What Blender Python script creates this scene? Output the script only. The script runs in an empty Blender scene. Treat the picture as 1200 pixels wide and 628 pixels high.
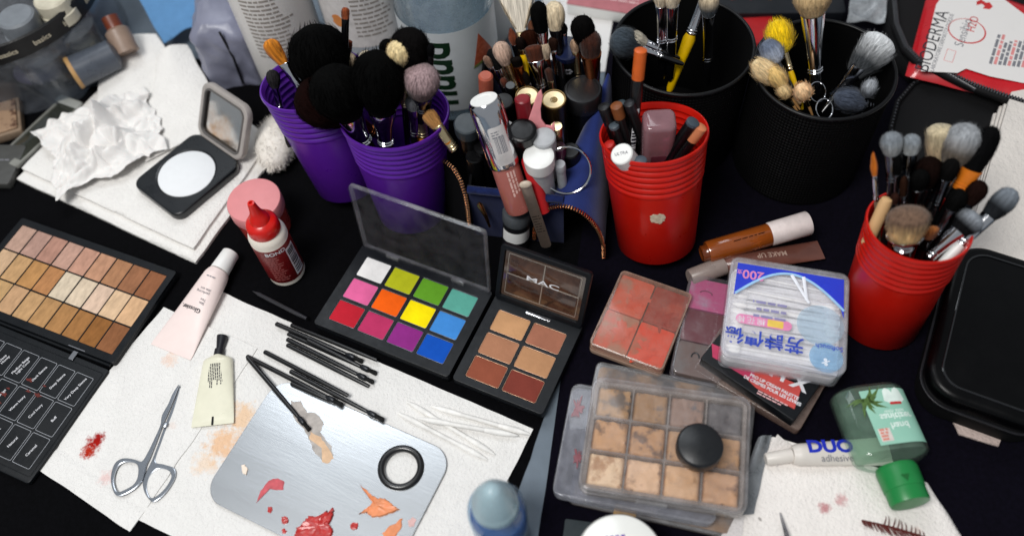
import bpy, bmesh, math, random
from mathutils import Vector as V, Matrix, noise
random.seed(7)
S = .001                                   # everything below is written in millimetres
sc = bpy.context.scene
COL = sc.collection
R = math.radians
# ---------------------------------------------------------------- camera
FPX, CX, CY = 1000., 600., 314.
PITCH, ROLL, CAMZ = R(58), R(6.4), 620.
_F = V((0, math.cos(PITCH), -math.sin(PITCH)))
_U0 = V((0, math.sin(PITCH), math.cos(PITCH)))
_R0 = V((1, 0, 0))
CR = math.cos(ROLL)*_R0 - math.sin(ROLL)*_U0
CU = math.sin(ROLL)*_R0 + math.cos(ROLL)*_U0
CAM = V((0, -CAMZ/math.tan(PITCH), CAMZ))
def P(px, py, z=0.):
    d = _F + CR*((px-CX)/FPX) + CU*((CY-py)/FPX)
    return CAM + d*((z-CAM.z)/d.z)
def proj(w):
    v = V(w)-CAM; k = v.dot(_F)
    return CX+FPX*v.dot(CR)/k, CY-FPX*v.dot(CU)/k
def mmpx(px, py, z=0.):
    return (P(px, py, z)-CAM).dot(_F)/FPX
def vert_z(base, ty, z0=0.):               # height at which the upright through a base pixel reaches picture row ty
    b = P(*base, z0); lo, hi = z0, 560.
    for _ in range(50):
        m = (lo+hi)/2
        if proj((b.x, b.y, m))[1] > ty: lo = m
        else: hi = m
    return lo
# ---------------------------------------------------------------- materials
def lin(h):
    if not isinstance(h, str): return tuple(h[:3])
    h = h.lstrip('#'); c = [int(h[i:i+2], 16)/255 for i in (0, 2, 4)]
    return tuple(x/12.92 if x <= .04045 else ((x+.055)/1.055)**2.4 for x in c)
MATS = {}
def nd(nt, t, **k):
    n = nt.nodes.new(t)
    for a, b in k.items():
        if a in n.inputs: n.inputs[a].default_value = b
        else: setattr(n, a, b)
    return n
def mat(name, col, rough=.5, metal=0., spec=.5, var=.12, vs=120., bump=0., bs=800., coat=0., col2=None, thr=None, stretch=None,
        trans=0., ior=1.45, sheen=0., alpha=1., stains=(), quilt=0., sub=0., detail=4.):
    if name in MATS: return MATS[name]
    m = bpy.data.materials.new(name); MATS[name] = m; m.use_nodes = True
    nt = m.node_tree; L = nt.links.new; b = nt.nodes['Principled BSDF']
    c = lin(col); b.inputs['Roughness'].default_value = rough; b.inputs['Metallic'].default_value = metal
    b.inputs['Specular IOR Level'].default_value = spec; b.inputs['IOR'].default_value = ior
    b.inputs['Coat Weight'].default_value = coat; b.inputs['Coat Roughness'].default_value = .08
    b.inputs['Transmission Weight'].default_value = trans; b.inputs['Alpha'].default_value = alpha
    if sheen: b.inputs['Sheen Weight'].default_value = sheen
    if sub:
        b.inputs['Subsurface Weight'].default_value = sub; b.inputs['Subsurface Radius'].default_value = (.004, .003, .003)
    tc = nd(nt, 'ShaderNodeTexCoord'); vec = tc.outputs['Object']
    oi = nd(nt, 'ShaderNodeObjectInfo')
    if stretch:
        mp = nd(nt, 'ShaderNodeMapping'); mp.inputs['Scale'].default_value = stretch; L(vec, mp.inputs[0]); svec = mp.outputs[0]
    else: svec = vec
    n = nd(nt, 'ShaderNodeTexNoise', Scale=vs, Detail=detail, Roughness=.6); n.noise_dimensions = '4D'
    mw = nd(nt, 'ShaderNodeMath', operation='MULTIPLY'); mw.inputs[1].default_value = 37.; L(oi.outputs['Random'], mw.inputs[0])
    L(mw.outputs[0], n.inputs['W']); L(svec, n.inputs['Vector'])
    if col2 is not None:
        rp = nd(nt, 'ShaderNodeValToRGB'); t = thr or (.4, .6)
        rp.color_ramp.elements[0].position = t[0]; rp.color_ramp.elements[1].position = t[1]
        rp.color_ramp.elements[0].color = (*c, 1); rp.color_ramp.elements[1].color = (*lin(col2), 1)
        L(n.outputs['Fac'], rp.inputs[0]); cur = rp.outputs[0]
    else:
        mr = nd(nt, 'ShaderNodeMapRange'); mr.inputs['To Min'].default_value = 1-var*1.6; mr.inputs['To Max'].default_value = 1+var*1.6
        mr.inputs['From Min'].default_value = .2; mr.inputs['From Max'].default_value = .8
        L(n.outputs['Fac'], mr.inputs[0])
        mx = nd(nt, 'ShaderNodeVectorMath', operation='SCALE'); mx.inputs[0].default_value = c; L(mr.outputs[0], mx.inputs['Scale'])
        cur = mx.outputs[0]
    for (sx, sy, sr, scol, samt, sn) in stains:      # marks with a shape of their own: centre (mm, object), radius, colour, amount, noise scale
        d = nd(nt, 'ShaderNodeVectorMath', operation='DISTANCE'); d.inputs[1].default_value = (sx*S, sy*S, 0)
        fl = nd(nt, 'ShaderNodeVectorMath', operation='MULTIPLY'); fl.inputs[1].default_value = (1, 1, 0); L(vec, fl.inputs[0]); L(fl.outputs[0], d.inputs[0])
        q = nd(nt, 'ShaderNodeTexNoise', Scale=sn, Detail=6., Roughness=.7); L(vec, q.inputs['Vector'])
        a = nd(nt, 'ShaderNodeMath', operation='MULTIPLY_ADD'); a.inputs[1].default_value = sr*S*2.6; a.inputs[2].default_value = -sr*S*1.3; L(q.outputs['Fac'], a.inputs[0])
        s2 = nd(nt, 'ShaderNodeMath', operation='ADD'); L(d.outputs['Value'], s2.inputs[0]); L(a.outputs[0], s2.inputs[1])
        g = nd(nt, 'ShaderNodeMapRange'); g.inputs['From Min'].default_value = sr*S*.35; g.inputs['From Max'].default_value = sr*S
        g.inputs['To Min'].default_value = samt; g.inputs['To Max'].default_value = 0; L(s2.outputs[0], g.inputs[0])
        mm = nd(nt, 'ShaderNodeMix'); mm.data_type = 'RGBA'
        mm.inputs[7].default_value = (*lin(scol), 1); L(g.outputs[0], mm.inputs[0]); L(cur, mm.inputs[6]); cur = mm.outputs[2]
    L(cur, b.inputs['Base Color'])
    if rough < .7 and metal < .5:                                   # uneven gloss: handling marks and wear
        rn = nd(nt, 'ShaderNodeTexNoise', Scale=55., Detail=7., Roughness=.7); L(vec, rn.inputs['Vector'])
        rg = nd(nt, 'ShaderNodeMapRange'); rg.inputs['From Min'].default_value = .3; rg.inputs['From Max'].default_value = .7
        rg.inputs['To Min'].default_value = rough*.75; rg.inputs['To Max'].default_value = rough*1.35; L(rn.outputs['Fac'], rg.inputs[0]); L(rg.outputs[0], b.inputs['Roughness'])
    if bump or quilt:
        bp = nd(nt, 'ShaderNodeBump', Strength=min(1., bump if bump else quilt), Distance=.0008)
        if quilt:
            q = nd(nt, 'ShaderNodeTexVoronoi', Scale=bs); q.feature = 'SMOOTH_F1'; L(vec, q.inputs['Vector']); h = q.outputs['Distance']
            q2 = nd(nt, 'ShaderNodeTexNoise', Scale=bs*2.2, Detail=3.); L(vec, q2.inputs['Vector'])
            ad = nd(nt, 'ShaderNodeMath', operation='ADD'); L(h, ad.inputs[0]); L(q2.outputs['Fac'], ad.inputs[1]); h = ad.outputs[0]
        else:
            q = nd(nt, 'ShaderNodeTexNoise', Scale=bs, Detail=5.); L(svec, q.inputs['Vector']); h = q.outputs['Fac']
        L(h, bp.inputs['Height']); L(bp.outputs[0], b.inputs['Normal'])
    return m
def clear(name, tint='ffffff', haze=0., hcol='e8e8ee', rough=.06, ior=1.45, scratch=0.):
    """clear plastic or glass sheet: see-through with a Fresnel gloss and, for cloudy plastic, some diffuse haze"""
    if name in MATS: return MATS[name]
    m = bpy.data.materials.new(name); MATS[name] = m; m.use_nodes = True; nt = m.node_tree; L = nt.links.new
    nt.nodes.clear(); out = nd(nt, 'ShaderNodeOutputMaterial')
    tr = nd(nt, 'ShaderNodeBsdfTransparent'); tr.inputs[0].default_value = (*lin(tint), 1)
    df = nd(nt, 'ShaderNodeBsdfDiffuse'); df.inputs[0].default_value = (*lin(hcol), 1)
    m1 = nd(nt, 'ShaderNodeMixShader'); m1.inputs[0].default_value = haze; L(tr.outputs[0], m1.inputs[1]); L(df.outputs[0], m1.inputs[2])
    if scratch or haze:
        tc = nd(nt, 'ShaderNodeTexCoord'); n = nd(nt, 'ShaderNodeTexNoise', Scale=70., Detail=8., Roughness=.75); L(tc.outputs['Object'], n.inputs['Vector'])
        mr = nd(nt, 'ShaderNodeMapRange'); mr.inputs['From Min'].default_value = .35; mr.inputs['From Max'].default_value = .75
        mr.inputs['To Min'].default_value = haze*.6; mr.inputs['To Max'].default_value = min(1, haze*1.5+scratch); L(n.outputs['Fac'], mr.inputs[0]); L(mr.outputs[0], m1.inputs[0])
    gl = nd(nt, 'ShaderNodeBsdfGlossy'); gl.inputs['Roughness'].default_value = rough
    fr = nd(nt, 'ShaderNodeFresnel', IOR=ior)
    ge = nd(nt, 'ShaderNodeNewGeometry'); ms = nd(nt, 'ShaderNodeMath', operation='SUBTRACT'); ms.inputs[0].default_value = 1.; L(ge.outputs['Backfacing'], ms.inputs[1])
    mu = nd(nt, 'ShaderNodeMath', operation='MULTIPLY'); L(fr.outputs[0], mu.inputs[0]); L(ms.outputs[0], mu.inputs[1])
    m2 = nd(nt, 'ShaderNodeMixShader'); L(mu.outputs[0], m2.inputs[0]); L(m1.outputs[0], m2.inputs[1]); L(gl.outputs[0], m2.inputs[2])
    L(m2.outputs[0], out.inputs[0])
    return m
# ---------------------------------------------------------------- mesh building
def rr(w, d, r, inset=0., n=5):
    """rounded rectangle, counter-clockwise, centred"""
    w -= 2*inset; d -= 2*inset; r = max(.01, min(r-inset, w/2-.001, d/2-.001)); out = []
    for k, (sx, sy) in enumerate(((1, 1), (-1, 1), (-1, -1), (1, -1))):
        for i in range(n+1):
            a = math.pi/2*(k+i/n)
            out.append((sx*(w/2-r)+r*math.cos(a), sy*(d/2-r)+r*math.sin(a)))
    return out
def circ(r, n=24, x=0, y=0): return [(x+r*math.cos(2*math.pi*i/n), y+r*math.sin(2*math.pi*i/n)) for i in range(n)]
def smooth(pts, n=4):
    """closed outline rounded through its points"""
    out = []; N = len(pts)
    for i in range(N):
        p0, p1, p2, p3 = (pts[(i+k-1) % N] for k in range(4))
        for k in range(n):
            t = k/n; out.append(tuple(.5*(2*p1[j]+(p2[j]-p0[j])*t+(2*p0[j]-5*p1[j]+4*p2[j]-p3[j])*t*t+(3*p1[j]-p0[j]-3*p2[j]+p3[j])*t**3) for j in (0, 1)))
    return out
class M:
    def __init__(s): s.v = []; s.f = []
    def add(s, vs, fs, mx=None):
        o = len(s.v)
        s.v += [mx @ V(p) if mx is not None else V(p) for p in vs]
        s.f += [tuple(i+o for i in f) for f in fs]; return s
    def rings(s, rings, mx=None, cap0=True, cap1=True, closed=True):
        n = len(rings[0]); vs = [p for r in rings for p in r]; fs = []
        for k in range(len(rings)-1):
            for i in range(n if closed else n-1):
                j = (i+1) % n; fs.append((k*n+i, k*n+j, (k+1)*n+j, (k+1)*n+i))
        if cap0: fs.append(tuple(reversed(range(n))))
        if cap1: fs.append(tuple(range((len(rings)-1)*n, len(rings)*n)))
        return s.add(vs, fs, mx)
    def lathe(s, prof, n=32, mx=None, ex=1., ey=1.):
        c = [(math.cos(2*math.pi*i/n)*ex, math.sin(2*math.pi*i/n)*ey) for i in range(n)]
        return s.rings([[(r*x, r*y, z) for x, y in c] for r, z in prof], mx, prof[0][0] > 1e-4, prof[-1][0] > 1e-4)
    def rbox(s, w, d, z0, z1, r=3., b=1., mx=None, x=0, y=0, n=5):
        b = min(b, (z1-z0)/2.01); R_ = []
        for ins, z in ((b, z0), (b*.3, z0+b*.3), (0, z0+b), (0, z1-b), (b*.12, z1-b*.5), (b*.3, z1-b*.3), (b*.5, z1-b*.12), (b, z1)):
            R_.append([(px+x, py+y, z) for px, py in rr(w, d, r, ins, n)])
        return s.rings(R_, mx)
    def prism(s, pts, z0, z1, b=.3, mx=None):
        """extruded outline (any shape, holes given as a list of outlines after the first)"""
        outs = pts if isinstance(pts[0][0], (tuple, list)) else [pts]
        cu = bpy.data.curves.new('tmp', 'CURVE'); cu.dimensions = '2D'; cu.fill_mode = 'BOTH'
        b = min(b, (z1-z0)/2.05); cu.extrude = (z1-z0)/2-b; cu.bevel_depth = b; cu.offset = -b; cu.bevel_resolution = 1
        for o in outs:
            sp = cu.splines.new('POLY'); sp.points.add(len(o)-1); sp.use_cyclic_u = True
            for q, p in zip(sp.points, o): q.co = (p[0], p[1], 0, 1)
        return s._curve(cu, Matrix.Translation((0, 0, (z0+z1)/2)) if mx is None else mx @ Matrix.Translation((0, 0, (z0+z1)/2)))
    def _curve(s, cu, mx):
        ob = bpy.data.objects.new('tmp', cu); me = bpy.data.meshes.new_from_object(ob)
        s.add([v.co.copy() for v in me.vertices], [tuple(p.vertices) for p in me.polygons], mx)
        bpy.data.objects.remove(ob); bpy.data.curves.remove(cu); bpy.data.meshes.remove(me); return s
    def text(s, t, size, mx=None, align='CENTER', bold=0., thick=.04, sx=1., spacing=1., line=1.):
        cu = bpy.data.curves.new('tmp', 'FONT'); cu.body = t; cu.size = size; cu.align_x = align; cu.align_y = 'CENTER'
        cu.extrude = thick; cu.offset = bold*size; cu.space_character = spacing; cu.space_line = line; cu.resolution_u = 3
        return s._curve(cu, (mx or Matrix()) @ Matrix.Diagonal((sx, 1, 1, 1)))
    def tube(s, pts, rad, n=8, mx=None, ex=1., ey=1., up=None):
        pts = [V(p) for p in pts]; rad = rad if isinstance(rad, (list, tuple)) else [rad]*len(pts); rings = []; prev = None
        for i, p in enumerate(pts):
            t = (pts[min(i+1, len(pts)-1)]-pts[max(i-1, 0)]).normalized()
            if prev is None:
                prev = V(up) if up is not None else (V((0, 0, 1)) if abs(t.z) < .9 else V((1, 0, 0)))
            a = (prev-t*prev.dot(t)).normalized(); prev = a; c = t.cross(a)
            rings.append([p+(a*math.cos(2*math.pi*k/n)*ex+c*math.sin(2*math.pi*k/n)*ey)*rad[i] for k in range(n)])
        return s.rings(rings, mx)
    def sphere(s, r, c=(0, 0, 0), n=16, sx=1., sy=1., sz=1., mx=None):
        pr = [(max(1e-5, r*math.sin(math.pi*i/(n//2+1))), -r*math.cos(math.pi*i/(n//2+1))) for i in range(n//2+2)]
        return s.lathe(pr, n, (mx or Matrix()) @ Matrix.Translation(c) @ Matrix.Diagonal((sx, sy, sz, 1)))
    def torus(s, r, t, n=40, k=10, mx=None):
        vs = []; fs = []
        for i in range(n):
            for j in range(k):
                a, b = 2*math.pi*i/n, 2*math.pi*j/k
                vs.append(((r+t*math.cos(b))*math.cos(a), (r+t*math.cos(b))*math.sin(a), t*math.sin(b)))
                fs.append((i*k+j, ((i+1) % n)*k+j, ((i+1) % n)*k+(j+1) % k, i*k+(j+1) % k))
        return s.add(vs, fs, mx)
    def quad(s, x0, y0, x1, y1, z): return s.add([(x0, y0, z), (x1, y0, z), (x1, y1, z), (x0, y1, z)], [(0, 1, 2, 3)])
    def fine(s, x, y, w, rows, pitch, h, z=0., seed=1, mx=None, word=(3, 9)):
        """lines of print too small to read"""
        rnd = random.Random(seed); vs = []; fs = []
        for k in range(rows):
            a = x; end = x+w*rnd.uniform(.6, 1)
            while a < end:
                l = min(end-a, h*rnd.uniform(*word)*.5); o = len(vs); yy = y-k*pitch
                vs += [(a, yy, z), (a+l, yy, z), (a+l, yy+h, z), (a, yy+h, z)]; fs.append((o, o+1, o+2, o+3)); a += l+h*.6
        return s.add(vs, fs, mx)
    def bars(s, x, y, w, h, z=0., n=22, seed=3, vertical=False, mx=None):
        rnd = random.Random(seed); a = 0; vs = []; fs = []
        while a < 1:
            t = rnd.uniform(.3, 1.6)/n; b = min(1, a+t); o = len(vs)
            q = [(x+a*w, y), (x+b*w, y), (x+b*w, y+h), (x+a*w, y+h)] if not vertical else [(x, y+a*h), (x+w, y+a*h), (x+w, y+b*h), (x, y+b*h)]
            vs += [(i, j, z) for i, j in q]; fs.append((o, o+1, o+2, o+3)); a = b+rnd.uniform(.4, 1.2)/n
        return s.add(vs, fs, mx)
    def cut(s, step, ax=0):
        """slice the drawing so that it can follow a curve"""
        bm = bmesh.new(); vs = [bm.verts.new(p) for p in s.v]
        for f in s.f:
            try: bm.faces.new([vs[i] for i in f])
            except ValueError: pass
        lo, hi = min(p[ax] for p in s.v), max(p[ax] for p in s.v); n = V((1, 0, 0)) if ax == 0 else V((0, 1, 0)); k = lo+step
        while k < hi:
            bmesh.ops.bisect_plane(bm, geom=bm.verts[:]+bm.edges[:]+bm.faces[:], plane_co=n*k, plane_no=n, dist=1e-5); k += step
        bm.verts.ensure_lookup_table(); bm.verts.index_update()
        s.v = [v.co.copy() for v in bm.verts]; s.f = [tuple(v.index for v in f.verts) for f in bm.faces]; bm.free(); return s
    def xf(s, mx): s.v = [mx @ p for p in s.v]; return s
    def wrap(s, r, a0=0., dr=0.):
        """bend a flat drawing (x along, y up, z out) round an upright cylinder, x=0 facing angle a0"""
        s.cut(max(1.2, r*.1))
        s.v = [V(((r+dr+p.z)*math.cos(a0+p.x/r), (r+dr+p.z)*math.sin(a0+p.x/r), p.y)) for p in s.v]; return s
    def build(s, name, m, parent=None, mx=None, flat=False, ang=38, label=None):
        me = bpy.data.meshes.new(name); me.from_pydata([tuple(p*S) for p in s.v], [], s.f)
        me.materials.append(m); me.validate()
        bm = bmesh.new(); bm.from_mesh(me); bmesh.ops.recalc_face_normals(bm, faces=bm.faces[:]); bm.to_mesh(me); bm.free()
        if not flat:
            me.shade_smooth(); me.set_sharp_from_angle(angle=R(ang))
        o = bpy.data.objects.new(name, me); COL.objects.link(o)
        if mx is not None:
            mx = mx.copy(); mx.translation = mx.translation*S; o.matrix_world = mx
        if parent is not None: o.parent = parent
        if label: o['label'] = label
        return o
def tag(o, label, cat, group=None, kind=None):
    o['label'] = label; o['category'] = cat
    if group: o['group'] = group
    if kind: o['kind'] = kind
    return o
def thing(name, label, cat, mx, group=None):
    o = bpy.data.objects.new(name, None); COL.objects.link(o); o.empty_display_size = .01
    mx = mx.copy(); mx.translation = mx.translation*S; o.matrix_world = mx
    return tag(o, label, cat, group)
def basis(o, x, y, z):
    return Matrix(((x.x, y.x, z.x, o.x), (x.y, y.y, z.y, o.y), (x.z, y.z, z.z, o.z), (0, 0, 0, 1)))
def flat4(a, b, c, d, ztop, zbase):
    """frame of a flat box from the picture positions of its top corners (left back, right back, right front, left front)"""
    a, b, c, d = (P(*q, ztop) for q in (a, b, c, d))
    x = ((b-a)+(c-d)); x.z = 0; x.normalize(); y = V((-x.y, x.x, 0)); o = (a+b+c+d)/4
    w = ((b-a).length+(c-d).length)/2; dd = ((a-d).dot(y)+(b-c).dot(y))/2
    return basis(V((o.x, o.y, zbase)), x, y, V((0, 0, 1))), w, dd
def up(A, B, xh=None):
    """frame standing at A with its z axis towards B; x is turned across the view"""
    z = (B-A).normalized(); x = V(xh) if xh is not None else CR
    x = (x-z*x.dot(z)).normalized(); return basis(A, x, z.cross(x), z)
def T(x, y, z): return Matrix.Translation((x, y, z))
def RZ(a): return Matrix.Rotation(R(a), 4, 'Z')
def RX(a): return Matrix.Rotation(R(a), 4, 'X')
def RY(a): return Matrix.Rotation(R(a), 4, 'Y')
def fit_lid(mx, xl, hy, hz, L, target):
    """opening angle at which a lid of length L, hinged at (xl, hy, hz), reaches the target pixel"""
    best = None
    for k in range(20, 175):
        a = R(k); w = mx @ V((xl, hy+L*math.cos(a), hz+L*math.sin(a))); p = proj(w); e = math.hypot(p[0]-target[0], p[1]-target[1])
        if best is None or e < best[0]: best = (e, k)
    print('lid', best); return best[1]
def sheet(name, corners, m, label, cat, group=None, nx=40, ny=40, th=1., zf=None, jit=.6, kind=None, seed=0, flat=False):
    """soft sheet of paper or cloth between four corners (mm, world)"""
    c = [V(p) for p in corners]; o = sum(c, V())/4; o.z = min(p.z for p in c); g = M(); vs = []; fs = []
    for j in range(ny+1):
        for i in range(nx+1):
            u, v = i/nx, j/ny
            p = (c[0]*(1-u)+c[1]*u)*(1-v)+(c[3]*(1-u)+c[2]*u)*v
            n1 = noise.noise((p.x*.02+seed, p.y*.02, seed)); n2 = noise.noise((p.x*.05, p.y*.05+seed, 3))
            if i in (0, nx) or j in (0, ny): p = p+V((n2, n1, 0))*jit*2
            dz = zf(u, v, p) if zf else 0
            vs.append(p-o+V((0, 0, dz+.25*n1)))
    N = len(vs); W = nx+1
    vs += [p-V((0, 0, th)) for p in vs]
    for j in range(ny):
        for i in range(nx):
            a = j*W+i; fs.append((a, a+W, a+W+1, a+1)); fs.append((a+N, a+1+N, a+W+1+N, a+W+N))
    ed = [i for i in range(nx)]+[i*W+nx for i in range(ny)]+[ny*W+nx-i for i in range(nx)]+[(ny-i)*W for i in range(ny)]
    for k, a in enumerate(ed):
        b = ed[(k+1) % len(ed)]; fs.append((a, b, b+N, a+N))
    g.add(vs, fs); ob = g.build(name, m, mx=T(*o), ang=60, flat=flat)
    tag(ob, label, cat, group, kind); return ob, o
# ---------------------------------------------------------------- camera, light
cd = bpy.data.cameras.new('camera'); cam = bpy.data.objects.new('camera', cd); COL.objects.link(cam)
cm = basis(CAM, CR, CU, -_F); cm.translation *= S; cam.matrix_world = cm
cd.sensor_width = 36; cd.lens = 36*FPX/1200; cd.clip_start = .01; cd.clip_end = 50
cd.dof.use_dof = True; cd.dof.focus_distance = (P(450, 410, 8)-CAM).dot(_F)*S; cd.dof.aperture_fstop = 2.8
sc.camera = cam
w = bpy.data.worlds.new('World'); sc.world = w; w.use_nodes = True
w.node_tree.nodes['Background'].inputs[0].default_value = (.88, .94, 1, 1); w.node_tree.nodes['Background'].inputs[1].default_value = .3
def lamp(name, loc, tgt, sx, sy, power, col):
    l = bpy.data.lights.new(name, 'AREA'); l.shape = 'RECTANGLE'; l.size = sx; l.size_y = sy; l.energy = power; l.color = col
    o = bpy.data.objects.new(name, l); COL.objects.link(o); o.location = loc
    o.rotation_euler = (V(tgt)-V(loc)).to_track_quat('-Z', 'Y').to_euler(); return o
lamp('ceiling_lamp', (-.6, -.55, 1.75), (.05, .05, 0), .7, .6, 28.5, (1, .988, .965))
lamp('back_sheen_panel', (-.25, 1.0, 1.6), (-.1, 0, 0), 1.0, .75, 9, (.9, .95, 1))  # added unseen panel behind the table, brightens the mixing plate's reflection
sc.view_settings.view_transform = 'Standard'; sc.view_settings.look = 'None'; sc.view_settings.exposure = 0; sc.view_settings.gamma = 1
cy = sc.cycles; cy.max_bounces = 8; cy.transparent_max_bounces = 24; cy.caustics_reflective = False; cy.caustics_refractive = False
cy.use_denoising = True; cy.sample_clamp_indirect = 6
# ---------------------------------------------------------------- materials used in many places
black = mat('black_plastic', '08080a', .34, spec=.35, var=.1, bump=.05, bs=300)
blackm = mat('black_matte', '08080a', .7, spec=.25)
palblk = mat('palette_black', '0e1115', .4, spec=.32, var=.15, vs=60, bump=.04, bs=500)
silver = mat('chrome', 'd8d8dc', .1, 1., var=.03)
steel = mat('brushed_steel', 'b4b8be', .3, 1., var=.1, vs=90, stretch=(1, 12, 1), bump=.05)
gold = mat('rose_gold', 'd89a6c', .22, 1., var=.05)
palegold = mat('pale_gold', 'd9c49a', .25, 1., var=.05)
white = mat('white_plastic', 'e9e9e6', .35, var=.02)
offwh = mat('white_tube', 'e6e2de', .4, var=.02)
ink = mat('ink', '23232b', .6); inkgrey = mat('ink_grey', '7a7a80', .6); inkwhite = mat('ink_white', 'd8d8dc', .6)
inkred = mat('ink_red', 'c22a2c', .6); inkblue = mat('ink_blue', '2233aa', .6)
clr = clear('clear_plastic', 'f6f6f8', .03, scratch=.03)
clrhaze = clear('cloudy_plastic', 'f6f6f8', .07, 'fafafa', .09, scratch=.05)
# ---------------------------------------------------------------- table and cloths
tblm = mat('table_laminate', '6c7884', .45, var=.1, vs=25, bump=.08, bs=200, col2='5b6670', thr=(.35, .7))
o = M().quad(-1500, -1300, 1500, 1600, -1.2).build('table_top', tblm, flat=True)
tag(o, 'blue grey laminate table top under everything', 'table', kind='structure')
clothm = mat('black_cloth', '050507', .9, spec=.06, sheen=.02, var=.3, vs=300, bump=.5, bs=1500)
cloth2 = mat('black_purple_cloth', '080610', .9, spec=.06, sheen=.03, var=.3, vs=300, bump=.5, bs=1500)
def wrinkle(a, f, sd):
    return lambda u, v, p: a*(noise.noise((p.x*f, p.y*f, sd)))
sheet('black_cloth', [P(-300, 0), P(760, 138), P(556, 720), P(-420, 700)], clothm,  # back left corner stretched on, its black standing for shade on the table
      'black cloth spread under the palettes and white towels on the left', 'cloth', th=.6, nx=60, ny=40, zf=wrinkle(.3, .02, 1))
sheet('black_cloth', [P(730, -60, .1), P(1500, -90, .1), P(1560, 760, .1), P(622, 690, .1)], cloth2,
      'black cloth spread under the clear cases and red cups on the right', 'cloth', th=.6, nx=60, ny=40, zf=wrinkle(.3, .02, 5))
# ---------------------------------------------------------------- paper towels on the left
def towelm(name, stains=(), col='e6e4e1'): return mat(name, col, .9, spec=.15, var=.03, vs=60, quilt=.95, bs=430, stains=stains)
mainc = [P(255, 340, .9), P(625, 503, .9), P(490, 765, .9), P(60, 560, .9)]
oc = sum(mainc, V())/4
def sx(px, py, r, col, amt, sn, o=oc): q = P(px, py, .9)-o; return (q.x, q.y, r, col, amt, sn)
main, _ = sheet('paper_towel', mainc, towelm('towel_main', [sx(262, 520, 16, 'e8b27c', .75, 120), sx(285, 488, 14, 'e9bb88', .7, 120), sx(240, 543, 12, 'ecc49a', .5, 120)]),
      'large white paper towel with a tan smear, under the metal mixing plate', 'paper towel', nx=90, ny=90, th=.5,
      zf=lambda u, v, p: .35+.45*noise.noise((p.x*.015, p.y*.015, 2))+.15*noise.noise((p.x*.06, p.y*.06, 5))+2.2*max(0, (u-.96)/.04)*max(0, noise.noise((v*3, 1, 1))+.2)-.5*math.exp(-((v-.5)/.006)**2)-.5*math.exp(-((u-.33)/.005)**2))
leftc = [P(192, 360, 2.1), P(302, 408, 2.), P(152, 622, 2.), P(35, 543, 2.1)]
ol = sum(leftc, V())/4
def sl(px, py, r, col, amt, sn): return sx(px, py, r, col, amt, sn, ol)
sheet('paper_towel', leftc, towelm('towel_left', [sl(107, 528, 8.5, 'c98a80', .35, 300), sl(112, 519, 8, 'a3160c', 1, 260), sl(104, 530, 6.5, 'b02a14', 1, 300), sl(118, 513, 5, '9c1410', 1, 300),
      sl(125, 560, 7, 'dfa9a4', .5, 300), sl(92, 480, 5, 'e5b9b0', .6, 300), sl(200, 422, 8, 'ecc0a4', .5, 250), sl(72, 507, 5, 'e8c2ba', .6, 300), sl(203, 500, 4, 'e9cdbf', .3, 300)]),
      'folded white paper towel with a red lipstick smear, under the scissors', 'paper towel', nx=80, ny=80, th=.9,
      zf=lambda u, v, p: .5+.5*noise.noise((p.x*.02, p.y*.02, 7))-.9*math.exp(-((v-.87-.02*u)/.012)**2)-.6*math.exp(-((u-.6)/.008)**2)-.5*max(0, u-.93)/.07)
# ---------------------------------------------------------------- contour palette with printed lid
mx, w_, d_ = flat4((30, 258), (211, 318), (128, 426), (-60, 349), 9, .6)
pal = thing('contour_palette', 'open black contour palette with rows of tan and beige powders, printed lid folded down', 'makeup palette', mx)
pw, pd = (w_-11)/9, (d_-12)/3
cells = [(-w_/2+5.5+pw*(i+.5), d_/2-6-pd*(j+.5)) for j in range(3) for i in range(9)]
M().rbox(w_, d_, 0, 5.6, 2.5, .8).build('base', palblk, pal)
M().prism([rr(w_, d_, 2.5)]+[[(x+a, y+b) for a, b in rr(pw-.9, pd-1.1, .8, n=2)] for x, y in cells], 5.5, 8.4, .25).build('tray', palblk, pal)
tones = '''b09080 a9877a aa8070 b59080 b88c78 b4876c a67858 926448 8a5a3e
c0a080 b89268 b08252 ad7a50 cbbba4 cfbca4 d2b6a0 ceaf8e cda680
b49268 b89468 ba9470 b89268 ab8358 a4784c 9a6c40 8a5c32 86583a'''.split()
for k, (x, y) in enumerate(cells):
    pm = mat('powder_'+tones[k], tones[k], .85, spec=.15, var=.2, vs=260, bump=.9, bs=230, stretch=(1, .45, 1), detail=8.)
    M().rbox(pw-1.1, pd-1.3, 5.6, 8.1+random.uniform(-.2, .25), .7, .35, x=x, y=y, n=2).build('powder_pan', pm, pal)
lx, lw, ld = flat4((-66, 352), (126, 434), (36, 566), (-172, 474), 5, .6)
li = mx.inverted() @ lx
g = M().rbox(lw, ld, 0, 4.4, 3, .8).xf(li); lid = g.build('lid', palblk, pal)
g = M().prism([rr(lw-5, ld-9, 2), rr(lw-6.2, ld-10.2, 2)], 4.3, 4.75, .1)
g.xf(li).build('lid_rim', palblk, lid)
cw, ch = (lw-13)/9, (ld-19)/3; g = M(); gt = M()
names = ['Soft Sand', 'Rose', 'Honey', 'Almond', 'Deep\nHoney', 'Medium Beige\nLight Coco', 'Dark Sienna', 'Deep Sienna', 'Very Deep Sienna', 'Fair', 'Linen', 'Bisque', 'Banana', 'Rust', 'Soft Beige', 'Warm Ivory', 'Cool Ivory', 'Buff',
         'Cream', 'Toffee', 'Fawn', 'Cocoa', 'Olive', 'Walnut', 'Chestnut', 'Natural', 'Caramel']
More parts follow.
